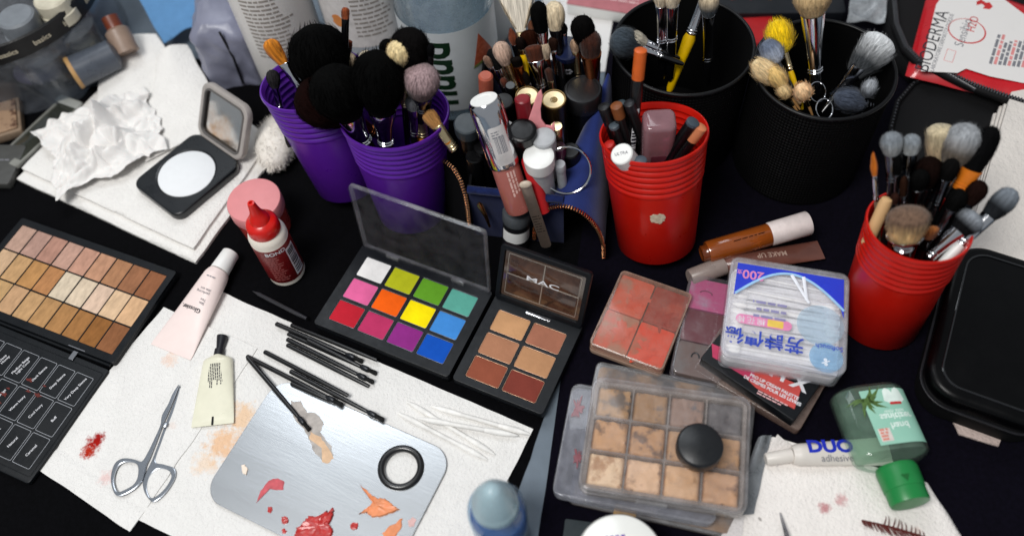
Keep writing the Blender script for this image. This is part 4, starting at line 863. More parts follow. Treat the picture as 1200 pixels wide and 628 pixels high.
# flat metal spatula
A, B = P(641, 290, 18), P(615, 214, 92); mx = up(A, B); L = (B-A).length
o = thing('metal_spatula', 'flat bronze grey metal strip leaning on the front of the bag', 'metal spatula', mx); g = M().rbox(9, L, -.5, .5, 4, .3).xf(RX(90)).xf(T(0, 0, L/2)); g.build('strip', mat('bronze_strip', 'b09c8e', .3, .8, var=.1), o)
M().fine(-3.5, 0, 7, 7, 3, 1.1, 0, 5).xf(T(0, -.75, L*.5) @ RX(90)).build('engraving', mat('engraving', '5a4e46', .4, .5), o)
M().sphere(4.6, (0, -.2, L-2), 14, 1.1, .5, .8).build('tip', mat('beige_tip', 'c9b9a6', .4), o)
# brushes in the bag
brush('B', 'white fan brush with yellow handle, highest at the back of the bag', (604, -14), 178, (612, 50), 140, 34, 17, 'fan', 'e6dccb', 'g', 'y', 10, 4, 3, .12, n=500)
brush('B', 'black dome brush just right of the white fan brush', (630, 2), 172, (638, 62), 132, 24, 7.5, 'dome', '060606', 's', 'k', 24, 5.5, n=250)
brush('B', 'cream top brush with black handle behind the navy lid', (648, 2), 170, (656, 66), 128, 22, 8.5, 'dome', 'd9c7a8', 'b', 'k', 24, 6, n=280)
brush('B', 'black dome brush rightmost at the back of the bag', (681, 20), 164, (688, 74), 122, 24, 10, 'dome', '070606', 'b', 'k', 20, 6, n=320)
brush('B', 'brown flat brush with wide copper ferrule at the right of the bag', (691, 38), 154, (694, 90), 110, 20, 9, 'dome', '3a1a0e', 'c', 'k', 32, 8.5, 5, n=280)
brush('B', 'brown pointed liner brush with silver ferrule at the back', (598, 33), 150, (612, 82), 114, 14, 4.2, 'point', '6a3018', 'b', 'k', 20, 3.2)
brush('B', 'dark brown flat brush in front of the yellow handle', (617, 36), 150, (630, 86), 112, 16, 7, 'flat', '2a120a', 'd', 'k', 26, 6, 4, .5)
brush('B', 'wide copper brown flat brush lying just below the dark brown one', (624, 54), 142, (634, 96), 110, 13, 7.5, 'top', '4f2412', 's', 'k', 26, 7, 4, .45)
brush('B', 'beige pink dome brush with gold ferrule at the left of the bag', (584, 50), 146, (600, 92), 116, 19, 8, 'dome', 'b79a88', 'g', 'r', 24, 4.5)
brush('B', 'small cream dome brush with copper ferrule near the centre', (636, 49), 142, (644, 92), 108, 15, 5.5, 'dome', 'cbb59a', 'c', 'k', 24, 3.6)
brush('B', 'black oval brush with polished silver edge, leftmost in the bag', (574, 58), 140, (594, 100), 110, 17, 5.5, 'dome', '141414', 's', 'k', 28, 4.5)
brush('B', 'tiny brown detail brush in front of the leftmost silver one', (588, 92), 122, (600, 112), 106, 8, 3.2, 'dome', '5a2a1a', 's', 'k', 18, 2.8)
brush('B', 'small dark angled brush between the pointed and flat ones', (604, 68), 138, (614, 96), 112, 9, 5, 'top', '14100e', 'c', 'k', 20, 4, 3, .5)
for px, py, zt_, lx, ly, hc, hw_, sh_, f_, lb_ in ((568, 66, 140, 590, 104, '8a6a58', 3.2, 'dome', 's', 'slim taupe brush leaning farthest left out of the blue bag'), (608, 44, 150, 622, 92, '1a1210', 4, 'dome', 'g', 'thin black brush between the liner and the yellow handle'),
        (594, 62, 138, 608, 102, '6a3c26', 3.6, 'flat', 'c', 'slim brown flat brush with copper ferrule before the beige pink dome'), (648, 44, 146, 654, 92, '2a1a14', 4.4, 'flat', 's', 'dark flat brush between the cream dome and the navy lid'), (659, 26, 158, 664, 78, '0c0b0b', 4, 'point', 's', 'pointed black brush behind the round tube with the flower mark'),
        (673, 46, 146, 678, 94, 'a88a70', 4.2, 'dome', 'g', 'fawn dome brush with gold ferrule left of the brown flat brush'), (642, 80, 126, 648, 108, '3c2016', 3.4, 'flat', 'g', 'short brown brush just behind the standing gold tube'), (614, 84, 124, 622, 108, '15100e', 3.2, 'dome', 's', 'short black brush just behind the left gold tube'), (622, 24, 158, 630, 74, '7a4a30', 3.6, 'point', 'c', 'chestnut pointed brush half behind the fan brush handle')):
    brush('B', lb_, (px, py), zt_, (lx, ly), 104, 12, hw_, sh_, hc, f_, 'k', 26, min(3.2, hw_*.8), 2.4, .7)
mx = up(P(668, 100, 80), P(664, 56, 132)); o = thing('brush_tube', 'round black lidded tube with a pale flower mark and blue rim', 'tube', mx, GB); L = (P(664, 56, 132)-P(668, 100, 80)).length
M().lathe([(11, -20), (11, L-6)], 36).build('case', black, o); M().lathe([(11.4, L-6), (11.6, L-1), (10.6, L), (0, L)], 36).build('lid', mat('navy_lid', '101a3c', .35), o)
g = M()
for k in range(6): g.sphere(1.5, (2.6*math.cos(k*1.047), -10.9, L-18+2.6*math.sin(k*1.047)), 8, sy=.3)
g.build('flower_mark', inkgrey, o)
# ================================================================ blush palette and slim palette
def cream(name, c1, c2, vs=120, thr=(.42, .58), bump=.8, rough=.55): return mat(name, c1, rough, spec=.4, col2=c2, thr=thr, vs=vs, bump=bump, bs=180, detail=9.)
mx, w_, d_ = flat4((728, 317), (809, 341), (780, 438), (691, 400), 17, .6)
bl = thing('blush_palette', 'cloudy square case with smeared coral and brick red creams', 'makeup palette', mx)
M().rbox(w_, d_, 0, 7, 4, 1.2).build('base', mat('beige_case', 'b99a86', .45, var=.1), bl)
for (x, y, a_, b_, c1, c2) in ((-.24, .24, .48, .48, 'd8664c', 'b08c7e'), (.24, .24, .48, .48, '982c20', 'b04a3a'), (-.24, -.24, .48, .48, 'da6a54', 'b4907e'), (.24, -.24, .48, .48, 'e84a28', 'b8684e')):
    M().rbox(w_*a_-1, d_*b_-1, 7, 12.5, 2, .6, x=x*w_, y=y*d_).build('cream_pan', cream('cream_'+c1, c1, c2, 45, (.5, .6)), bl)
for k, (px, py, sx_, c1) in enumerate(((748, 352, 9, 'd2604a'), (775, 372, 10, 'a03428'), (757, 412, 11, 'e24a2c'), (728, 388, 8, 'd66852'))):
    q = mx.inverted() @ P(px, py, 13); pts = []
    for t in range(80): a = t*.0785; r2 = sx_*(.8+1.2*noise.noise((math.cos(a)*1.8, math.sin(a)*1.8, 3+k*4))+.4*noise.noise((math.cos(a)*8, math.sin(a)*8, k))); pts.append((q.x+r2*math.cos(a), q.y+r2*math.sin(a)))
    M().prism(pts, 12.4, 12.9, 0).build('cream_smear', mat('smear_'+c1, c1, .5, var=.15, bump=.6, bs=200), bl)
lid = M().rbox(w_-.3, d_-.3, 13, 16.4, 4, 1.4).build('lid', clear('cloudy_lid', 'f8f0ec', .06, 'e0c4b6', .12, scratch=.06), bl)
M().prism([rr(w_, d_, 4), rr(w_-3, d_-3, 3)], 6.9, 16.2, .5).build('case_wall', clear('cloudy_wall', 'f2e6de', .35, 'd0b4a2', .12), bl)
mx, w_, d_ = flat4((815, 321), (874, 331), (838, 448), (778, 432), 15, .6)
sp = thing('slim_palette', 'narrow clear case of pink, brown and grey creams beside the coral case', 'makeup palette', mx)
M().rbox(w_, d_, 0, 4, 6, 1.).build('base', mat('smoke_base', '5a5456', .35), sp)
hh = d_/3
for k, (c1, c2) in enumerate((('b84e7c', 'a8869a'), ('6a3238', '7a5a5c'), ('6c5850', '6a6460'))):
    M().rbox(w_-5, hh-2.2, 4, 10, 3, .5, y=d_/2-hh*(k+.5)*.97-1).build('cream_pan', cream('slim_'+c1, c1, c2, 50, (.5, .66)), sp)
g = M().tube([(3*math.cos(a*.4)-3, -hh*.9+4*math.sin(a*.4), 10.3) for a in range(9)], .6, 6); g.build('cream_scratch', black, sp)
M().tube([(-4+5*math.cos(a*.35), d_/2-hh*.5+3*math.sin(a*.35), 10.3) for a in range(9)], .5, 6).build('cream_scratch', mat('deep_pink', '7c2c50', .5), sp)
M().rbox(w_, d_, 4.2, 14.4, 6, 2).build('lid', clr, sp)
# ================================================================ stacked clear concealer cases
mx, w_, d_ = flat4((700, 421), (900, 462), (856, 628), (664, 588), 8, .6)
lo = thing('clear_case', 'lowest clear case of the stack, mostly hidden, with brown creams', 'makeup case', mx, 'clear cases in the concealer stack')
M().rbox(w_, d_, 0, 2.2, 5, .8).build('base', mat('case_base', '4a4442', .3, trans=.3), lo); M().rbox(w_-6, d_-6, 2.2, 4.6, 4, .4).build('cream_pan', cream('cream_low', '8a6a4c', '4a4444', 40), lo); M().rbox(w_, d_, 2.4, 7.4, 5, 1.4).build('lid', clrhaze, lo)
mx, w_, d_ = flat4((667, 446), (852, 478), (838, 614), (650, 580), 19, 8.2)
md = thing('clear_case', 'middle clear case of the stack with dark red smears at its left end', 'makeup case', mx, 'clear cases in the concealer stack')
M().rbox(w_, d_, 0, 2.4, 7, .8).build('base', clear('case_floor', 'dcdee4', .14, 'd8dae0', .15, scratch=.15), md)
rs = cream('cream_red', '8e1f2c', 'a04a52', 90)
for k, (py, hh_) in enumerate(((478, 1.), (535, .7))):
    q = mx.inverted() @ P(677, py, 13); pts = []
    for t in range(90): a = t*.0698; rr2 = 8*hh_*(.75+1.1*noise.noise((math.cos(a)*2.2, math.sin(a)*2.2, 3+k*4))+.35*noise.noise((math.cos(a)*9, math.sin(a)*9, k))); pts.append((q.x+rr2*math.cos(a)*.55, q.y+rr2*1.1*math.sin(a)))
    M().prism(pts, 2.45, 3.6, 0).build('cream_smear', rs, md)
M().prism([rr(w_, d_, 7), rr(w_-4, d_-4, 6)], 2.4, 10.2, .5).build('case_wall', clrhaze, md); M().rbox(w_-.4, d_-.4, 8.6, 10.6, 7, .8).build('lid', clr, md)
mx, w_, d_ = flat4((693, 438), (884, 466), (873, 602), (679, 572), 32, 19)
cc = thing('concealer_palette', 'clear case on top of the stack with twelve wells of beige and brown cream', 'makeup palette', mx)
M().rbox(w_, d_, 0, 2, 8, .8).build('base', clear('case_floor2', 'dcd8d2', .15, 'c0b8b0', .15, scratch=.2), cc)
cw, ch = (w_-9)/4, (d_-9)/3
cells = [(-w_/2+4.5+cw*(i+.5), d_/2-4.5-ch*(j+.5)) for j in range(3) for i in range(4)]
cols = [('b8905e', '6a5a4a'), ('a8845c', '66605c'), ('9a8070', '6a6464'), ('5c5a5c', '6e6c6c'), ('d4a676', '8a6a4c'), ('c89c70', '846c5a'), ('c29c74', '7a6452'), ('cc9e6a', '8a6c4e'), ('f6dab4', 'c69e78'), ('eec8a0', '94725c'), ('e4ba8c', 'b0885a'), ('d6aa80', '8c6c54')]
for k, (x, y) in enumerate(cells):
    g = M(); n_ = 14; vs = []; fs = []; a_, b_ = cw-1.4, ch-1.4
    for j in range(n_+1):
        for i in range(n_+1):
            px, py = -a_/2+a_*i/n_, -b_/2+b_*j/n_; h = 7.4+1.7*noise.noise((px*.16+k*9, py*.16, k))+.9*noise.noise((px*.45, py*.45+k*5, 2))
            vs.append((x+px, y+py, h if 0 < i < n_ and 0 < j < n_ else 2.2))
    for j in range(n_):
        for i in range(n_): q = j*(n_+1)+i; fs.append((q, q+1, q+n_+2, q+n_+1))
    g.add(vs, fs).build('cream_well', cream('cc_%s' % cols[k][0], cols[k][0], cols[k][1], 85, (.52, .62), 1., .5), cc, ang=80)
M().prism([rr(w_-5, d_-5, 6)]+[[(x+a, y+b) for a, b in rr(cw-1.2, ch-1.2, 1.5, n=3)] for x, y in cells], 2, 9.6, .3).build('divider', clear('divider_plastic', 'eae6e2', .3, 'd8d2cc', .1), cc)
M().prism([rr(w_, d_, 8), rr(w_-3.4, d_-3.4, 7)], 1.9, 12, .6).build('case_wall', clrhaze, cc)
M().rbox(w_-.6, d_-.6, 10.4, 12.8, 8, 1).build('lid', clear('lid_plastic', 'f8f6f6', .02, 'f0ecec', .08, scratch=.06), cc)
g = M().rbox(22, 2, 3, 9, 1, .4, x=-6, y=-d_/2-1); g.build('latch', clrhaze, cc)
q = P(812, 532, 32.2); mx = T(q.x, q.y, 32.2) @ RX(0); 
zt = vert_z((814, 530), 503, 32.2); q = P(816, 533, 32.2)
o = thing('cream_jar', 'small amber jar with round black lid standing on the concealer case', 'jar', T(q.x, q.y, 32.2))
rj = 27*mmpx(816, 505, 52); hj = 22
M().lathe([(rj*.72, 0), (rj*.78, .8), (rj*.78, hj*.5), (rj*.7, hj*.55)], 40).build('jar_body', mat('amber_cream', 'a8783c', .2, trans=.35, var=.3, vs=150, coat=.6), o)
M().lathe([(rj*.98, hj*.5), (rj, hj*.54), (rj, hj-2), (rj*.97, hj-.7), (rj*.9, hj), (0, hj+.3)], 56).build('lid', mat('jar_lid', '16181b', .36, var=.08, bump=.06, bs=400), o)
# ================================================================ lip palette box, swab box
mx, w_, d_ = flat4((846, 370), (972, 446), (938, 500), (815, 436), 13, .7)
o = thing('clear_case', 'clear case edge showing under the black lip palette box', 'makeup case', mx); M().rbox(w_, d_, 0, 10, 3, 1).build('case', clear('case_rose', 'd8c4bc', .3, 'b09a90', .12), o)
mx, w_, d_ = flat4((862, 362), (966, 436), (936, 492), (822, 424), 23, 11.5)
lp = thing('lip_palette_box', 'black lip palette box with red and pink printed label, under the swab box', 'makeup palette', mx)
M().rbox(w_, d_, 0, 11, 1.5, .5).build('box', palblk, lp)
inv = mx.inverted()
def q2(px, py, z=23): q = inv @ P(px, py, z); return q.x, q.y
M().prism([q2(838, 408), q2(940, 452), q2(931, 479), q2(886, 454)], 11.02, 11.2, .03).build('label', mat('label_red', 'c24a44', .4), lp)
M().prism([q2(834, 402), q2(884, 424), q2(884, 448), q2(835, 418)], 11.22, 11.3, .03).build('label_band', mat('label_pink', 'b8385c', .4), lp)
A_ = V((*q2(888, 437), 0)); B_ = V((*q2(938, 462), 0)); an = math.degrees(math.atan2((B_-A_).y, (B_-A_).x)); bl_ = (B_-A_).length
c_ = V((*q2(918, 440), 11.35)); M().text('NYX', 15, T(*c_) @ RZ(an), bold=.035, sx=1.1, spacing=1.2).build('lettering', inkwhite, lp)
c_ = V((*q2(906, 455), 11.35)); M().text('PRO LIP CREAM PALETTE\nDE CREMES POUR LES LEVRES', 3.6, T(*c_) @ RZ(an), bold=.03, sx=.95).build('small_lettering', inkwhite, lp)
c_ = V((*q2(888, 458), 11.35)); M().fine(0, 0, bl_*.75, 2, 2, 1, 0, 6).xf(T(*c_) @ RZ(an)).build('fine_print', mat('ink_pale_pink', 'e0b0b0', .6), lp)
mx, w_, d_ = flat4((862, 298), (999, 325), (988, 437), (839, 416), 47, 23.5)
sb = thing('swab_box', 'clear box of white cotton swabs with blue printed lid', 'swab box', mx); inv = mx.inverted(); H = 23.5
M().prism([rr(w_-1, d_-1, 6), rr(w_-4, d_-4, 5)], .9, 17.4, .5).build('tray_wall', clear('tray_plastic', 'f6f6f8', .12, 'eeeef2', .1), sb); M().rbox(w_-5, d_-5, 0, 9, 6, .3).build('tray_floor', MATS['paper_stick'], sb)
rnd = random.Random(11)
for k in range(80):
    y = -d_/2+6+(d_-12)*rnd.random(); z = 10.5+6.2*(k/80)+rnd.uniform(-.8, .8); a = rnd.gauss(0, 2.2); ll = w_-10
    g = M().tube([(-ll/2, 0, 0), (ll/2, 0, 0)], 1.15, 8)
    for e in (-1, 1): g.sphere(2.3, (e*(ll/2-6), 0, 0), 10, sx=2.6)
    s_ = g.build('swab', cot, sb); s_.matrix_local = T(rnd.uniform(-1, 1)*S, y*S, z*S) @ RZ(a)
M().rbox(w_, d_, 17.5, H-.3, 7, 1.6).build('lid', clear('swab_lid', 'fcfcfe', .16, 'fafaff', .07, scratch=.06), sb)
M().prism([rr(w_, d_, 7), rr(w_-5, d_-5, 5.5)], H-.3, H+.5, .3).build('lid_rim', clrhaze, sb)
# printed lid: blue arched band, swabs, pink strip and lettering, all upside down to the viewer
def bx(u, v): return (-w_/2+w_*u, d_/2-d_*v)          # u from left, v from the back
zt = H-.25
lb = M().prism([bx(.06, .06), bx(.955, .06), bx(.965, .46)]+[bx(.965-.9*t, .46-.40*math.sin(math.pi*(.10+.80*t))**1.1+.0*t+.02) for t in [k/24 for k in range(1, 24)]]+[bx(.055, .40)], zt, zt+.12, .02)
lb = lb.build('blue_band', mat('print_blue', '2b3ec8', .3, var=.03), sb)
lt = M(); pts = [bx(.965-.9*t, .475-.40*math.sin(math.pi*(.10+.80*t))**1.1) for t in [k/24 for k in range(25)]]
lt.tube([(x, y-1.4, zt+.1) for x, y in pts], 1.1, 6, ex=.2, ey=1.).build('pale_edge', mat('print_pale_blue', '9cc8ee', .4), lb)
def up180(u, v, z=.2): x, y = bx(u, v); return T(x, y, zt+z) @ RZ(180)
M().text('200', 11, up180(.2, .165, .2), bold=.02).build('lettering', mat('print_pink', 'd884b4', .4), lb)
M().text('支', 4.5, up180(.082, .15, .2), bold=.01).build('lettering', MATS['print_pink'], lb)
M().text('芳詩傳德', 14, up180(.34, .785), bold=.02, sx=1., spacing=1.06).build('brand_lettering', mat('print_navy', '2a44b0', .4), sb)
g = M().rbox(w_*.46, 8, zt, zt+.1, 4, .02); x, y = bx(.325, .625); g.xf(T(x, y, 0)).build('pink_strip', mat('print_strip', 'e08ab4', .4), sb)
g = M().rbox(w_*.13, 6, zt+.12, zt+.2, .6, .02); x, y = bx(.42, .625); g.xf(T(x, y, 0)).build('yellow_strip', mat('print_yellow', 'e6c45a', .4), sb)
M().text('棉花棒', 6.5, up180(.22, .625), spacing=1.3).build('strip_lettering', inkwhite, sb)
for k, v in enumerate((.42, .49, .56)): M().fine(0, 0, 36-4*k, 1, 2, 2.2, 0, k+3).xf(up180(.50, v)).build('fine_print', mat('print_grey', '8a86ae', .5), sb)
sw = mat('print_white', 'e8ecf4', .4)
for (u0, v0, u1, v1) in ((.52, .10, .68, .36), (.62, .10, .66, .34)):
    a, b = bx(u0, v0), bx(u1, v1); M().tube([(a[0], a[1], zt+.25), (b[0], b[1], zt+.25)], [1.3, 1.], 8, ex=.2).build('printed_swab', sw, lb)
x, y = bx(.78, .56); M().prism(circ(17, 40), 0, .06, 0).xf(T(x, y, zt)).build('pale_disc', clear('print_pale', 'f2f8fc', .14, 'e2f2fc'), sb)
x, y = bx(.84, .86); M().prism(circ(12, 36), 0, .06, 0).xf(T(x, y, zt)).build('emblem_disc', clear('print_pale2', 'dceefa', .25, 'c8e4fa'), sb)
M().text('Softouch', 5.5, up180(.86, .76), bold=.01).xf(Matrix()).build('script_lettering', MATS['print_navy'], sb)
x, y = bx(.84, .9); M().text('%', 7, T(x, y, zt+.15) @ RZ(150), bold=.02).build('emblem', sw, sb)
# ================================================================ gloss tubes lying behind
amb = mat('amber_gloss', 'a0511c', .15, trans=.25, coat=.8, var=.06)
A, B = P(822, 298, 16), P(948, 261, 24); L = (B-A).length; o = thing('lip_gloss', 'amber brown gloss tube with white cap lying on the brown tube', 'lip gloss', up(A, B, (0, 0, 1)))
M().lathe([(4.5, 1), (6.2, 0), (7, 1), (7, 4), (8.2, 6)], 32).build('tube_end', mat('amber_dark', '6a3210', .2, coat=.6), o)
M().lathe([(9, 5), (9.6, 6.5), (9.6, L*.62), (9, L*.63)], 36).build('body', amb, o); M().lathe([(9.6, L*.63), (10, L*.64), (10.2, L-1.5), (9.6, L-.3), (8.6, L), (0, L)], 40).build('cap', mat('warm_white', 'dccfcb', .4), o)
M().fine(L*.28, 0, 30, 1, 3, 1.6, 0, 6).xf(Matrix(((0, 1, 0, 9.3), (0, 0, 1, 0), (1, 0, 0, 0), (0, 0, 0, 1))) @ T(0, .3, 2.6)).build('lettering', mat('ink_brown', '4a2410', .5), o)
brt = mat('brown_tube', '6a4238', .3, var=.12, coat=.3)
o, mx, L, hw = soft_tube('brown_tube', 'translucent brown squeeze tube with clear cap, under the amber gloss', 'tube', (808, 326), (848, 311), (952, 283), (962, 304), 9, 5, 6.5, 9, mat('milky_cap', 'b5a49c', .3, trans=.4), brt, n=36)
on_top(mx, M().text('MAKE UP', 6.5, T(0, L*.5, 0) @ RZ(-90), bold=.01), L, 9).build('lettering', mat('pale_brown_ink', 'b59a8c', .5), o)
# ================================================================ lower right: folded towel, glue, sanitiser, lashes, tweezers
tc_ = [P(905, 512, 6), P(1088, 566, 6), P(1165, 700, 6), P(800, 700, 6)]
def fold(u, v, p): return -2.5*max(0, (abs(u-.5)-.46)/.04)**2+.4*noise.noise((p.x*.02, p.y*.02, 9))
ow = sum(tc_, V())/4
rt, ow = sheet('paper_towel', [P(903, 510, 6), P(1090, 566, 6), P(1190, 720, 6), P(800, 720, 6)], towelm('towel_right', [], 'efe9e4'), 'thick folded white paper towel at the lower right with two pink marks', 'paper towel', nx=60, ny=60, th=5,
      zf=fold)
for ob in (rt,):
    oo = ob.matrix_world.translation/S
    ob.data.materials[0] = towelm('towel_right_marked', [sx(964, 597, 5, 'b86a70', .8, 260, oo), sx(983, 588, 5.5, 'c98c8e', .7, 260, oo), sx(889, 610, 1.6, '8a8480', .8, 300, oo), sx(1072, 624, 4, 'e2c0b4', .4, 300, oo)], 'efe9e4')
duo = mat('glue_white', 'e3dcd4', .35, var=.04, trans=.1)
o, mx, L, hw = soft_tube('adhesive_tube', 'white lash adhesive tube with blue lettering, half under the sanitiser', 'tube', (897, 538), (928, 533), (1035, 512), (1038, 545), 11, 8.5, 6.5, 8, duo, duo, n=36, capr=(5.2, 4.6))
zl = mx.to_3x3().inverted() @ V((0, 0, 1)); s_ = 1 if zl.y > 0 else -1
on_top(mx, M().text('DUO', 13, T(3.2 if s_ > 0 else -3.2, L*.40, 0) @ RZ(90 if s_ < 0 else -90) @ Matrix.Diagonal((1, 1 , 1, 1)), bold=.045, sx=1.15), L, 8).build('lettering', mat('duo_blue', '1a2eb4', .4), o)
on_top(mx, M().text('adhesive', 7, T(-5.5 if s_ > 0 else 5.5, L*.45, 0) @ RZ(90 if s_ < 0 else -90)), L, 8).build('small_lettering', inkgrey, o)
# sanitiser bottle lying on its side
A, B = P(1012, 459, 16), P(1067, 590, 21); L = (B-A).length; mx = up(A, B)
o = thing('sanitizer_bottle', 'clear hand sanitizer bottle with mint label and green cap, lying on the towel', 'bottle', mx)
W2 = 44*mmpx(1025, 505, 20); T2 = 15.; bodyL = L*.70
def sect(t, ins=0.):
    k = 1.; 
    if t < .06: k = .86+.14*(t/.06)**.5
    if t > .86: k = 1-.62*((t-.86)/.14)**1.7
    return [( (W2*k-ins)*(abs(math.cos(a))**.62)*(1 if math.cos(a) >= 0 else -1), (T2*(k if t < .86 else 1-.35*((t-.86)/.14)**2)-ins)*(abs(math.sin(a))**.8)*(1 if math.sin(a) >= 0 else -1), bodyL*t) for a in [2*math.pi*i/48 for i in range(48)]]
M().rings([sect(t) for t in (0, .02, .06, .2, .4, .6, .8, .86, .9, .94, .97, 1.)]).build('bottle_body', clear('sanitizer_plastic', 'e4eee8', .05, 'b9ccc0', .05), o)
M().rings([sect(t, 1.6) for t in (.03, .06, .2, .4, .6, .8, .85)]).build('liquid', clear('sanitizer_gel', 'dcf0e4', .16, 'c4dccc', .08), o)
zl = mx.to_3x3().inverted() @ V((0, 0, 1)); s_ = 1 if zl.y > 0 else -1
def face(x, z, dz=.3):           # on the broad upper side; x across, z along the bottle
    return V((x, s_*(T2*max(.05, 1-abs(x/W2)**(2/.62))**.4+dz), z))
def face_map(g, dz=.25):
    g.cut(1.5); g.v = [face(max(-W2*.97, min(W2*.97, p.x)), p.y, dz+p.z) for p in g.v]; return g
def grid(x0, x1, z0, z1, nx=18, ny=2):
    g = M(); vs = [(x0+(x1-x0)*i/nx, z0+(z1-z0)*j/ny, 0) for j in range(ny+1) for i in range(nx+1)]; return g.add(vs, [(j*(nx+1)+i, j*(nx+1)+i+1, (j+1)*(nx+1)+i+1, (j+1)*(nx+1)+i) for j in range(ny) for i in range(nx)])
lab = face_map(grid(-W2*.42, W2*.9, bodyL*.1, bodyL*.80)).build('label', mat('mint_label', '9ccdb8', .4, col2='8cc2ae', thr=(.3, .7), vs=25), o)
ri = RZ(0) if s_ > 0 else RZ(0)
face_map(grid(-W2*.34, -W2*.02, bodyL*.60, bodyL*.76, 6), .4).build('label_square', mat('square_pale', 'd8cfc8', .4), lab)
face_map(M().fine(-W2*.31, bodyL*.72, W2*.25, 4, 2.4, 1.6, 0, 3), .5).build('square_print', mat('salmon', 'd88878', .5), lab)
def rot_t(t, size, x, z, **k): return face_map(M().text(t, size, T(x, z, 0) @ Matrix.Diagonal((-1, 1, 1, 1)) if s_ < 0 else T(x, z, 0), **k), .45)
inkw2 = mat('label_white', 'dfeee6', .5)
g = M().prism([(-8, 0), (-6.5, 8), (-4, 10), (-1.2, 8.5), (0, 6), (1.2, 8.5), (4, 10), (6.5, 8), (8, 0), (4, -2.5), (-4, -2.5)], 0, .05, 0)
g.xf(T(W2*.44, bodyL*.26, 0) @ RZ(180 if s_ < 0 else 180)); face_map(g, .4).build('white_mark', inkw2, lab)
face_map(M().rbox(9, 2, 0, .1, .6, .02).xf(T(W2*.44, bodyL*.30, 0)), .5).build('red_strip', inkred, lab)
rot_t('hand\nsanitizer', 7.2, W2*.30, bodyL*.52, bold=.02, align='CENTER').build('lettering', inkw2, lab)
rot_t('with aloe', 4, W2*.3, bodyL*.40).build('small_lettering', inkw2, lab)
lf = mat('aloe_green', '4e6a34', .5, var=.3, vs=300); g = M(); c_ = (-W2*.3, bodyL*.22)
for k in range(11):
    a = R(-60+k*24+8*math.sin(k*3)); l_ = 12+4*math.sin(k*2.1); d = V((math.cos(a), math.sin(a), 0)); n_ = V((-d.y, d.x, 0)); b0 = V((c_[0], c_[1], 0))
    m_ = b0+d*l_*.5+n_*1.2
    g.add([b0-n_*1.3, b0+n_*1.3, m_+n_*1.3, m_-n_*1.1, b0+d*l_], [(0, 1, 2, 3), (3, 2, 4)])
face_map(g, .5).build('aloe_picture', lf, lab)
gcap = mat('green_cap', '1c7e3e', .35, var=.04, bump=.05); rc_ = 25*mmpx(1060, 572, 22)
M().lathe([(rc_*.93, bodyL*.985), (rc_*.98, bodyL+1), (rc_, bodyL+2), (rc_*.97, bodyL*.995+(L-bodyL)*.62), (rc_*.93, bodyL+(L-bodyL)*.63), (rc_*.94, L-2), (rc_*.9, L), (rc_*.75, L+.3), (0, L+.2)], 56, ey=.9).build('cap', gcap, o)
ymid = s_*rc_*.9; g = M().prism([(-3, 0), (3, 0), (0, 5)], 0, .5, .1).xf(T(-2, ymid+s_*.05, bodyL+(L-bodyL)*.35) @ RX(90)); g.build('cap_mark', mat('green_dark', '14602a', .4), o)
# false lashes
o = thing('false_lashes', 'strip of reddish brown false lashes lying on the lower right towel', 'false lashes', T(*P(1045, 615, 6.6))); oo = P(1045, 615, 6.6)
lashm = mat('lash_brown', '5c1a14', .6); g = M(); band = []
for k in range(17):
    t = k/16; px, py = 1010+75*t, 609+14*t+6*t*t; p = P(px, py, 6.9)-oo; band.append(p)
for k in range(44):
    t = k/43; i = min(15, int(t*16)); f_ = t*16-i; p = band[i]*(1-f_)+band[i+1]*f_; l_ = 5+4*math.sin(math.pi*min(1, t*1.1)); a = R(-100+40*t+random.uniform(-10, 10))
    d = V((math.cos(a), math.sin(a), .25)); g.tube([p, p+d*l_*.5+V((0, 0, .5)), p+d*l_+V((.8, 0, .8))], [.5, .4, .1], 5)
    if k % 3 == 0 and t > .3: d = V((math.cos(a+2.6), math.sin(a+2.6), .3)); g.tube([p, p+d*l_*.4+V((0, 0, .5)), p+d*l_*.7+V((-.6, 0, .8))], [.5, .4, .1], 5)
g.build('lash_hairs', lashm, o); M().tube(band, .35, 6).build('lash_band', mat('lash_band', '5a2018', .6), o)
A, B = P(914, 600, 8), P(940, 690, 12); L = (B-A).length; o = thing('tweezers', 'pointed silver tweezers tip entering at the bottom of the right towel', 'tweezers', up(A, B, (0, 0, 1)))
for s_ in (-1, 1): M().tube([(0, s_*.4, 0), (0, s_*.9, 12), (0, s_*2.4, 35), (0, s_*3.4, L)], [.3, 1.3, 2.2, 2.6], 10, ex=1.3, ey=.6).build('arm', silver, o)
# grey translucent packet by the concealer stack
cs = [P(889, 512, 10), P(905, 508, 10), P(884, 600, 9), P(848, 606, 9)]
for k, (dx, lb) in enumerate(((0, 'grey translucent film packet standing beside the clear cases'), (10, 'white paper corner sticking up behind the adhesive tube'))):
    if k == 0: sheet('film_packet', cs, clear('grey_film', 'c4c8cc', .45, 'a2a6aa', .2), lb, 'packet', nx=10, ny=14, th=.3, zf=lambda u, v, p: 2*math.sin(u*5))
    else: sheet('paper_scrap', [P(898, 532, 8), P(911, 508, 16), P(934, 528, 8), P(910, 546, 8)], towelm('scrap', [], 'dcd6d2'), lb, 'paper scrap', nx=10, ny=10, th=.4)
def ridge(x, y, s_): return 1-abs(noise.noise((x, y, s_)))*2
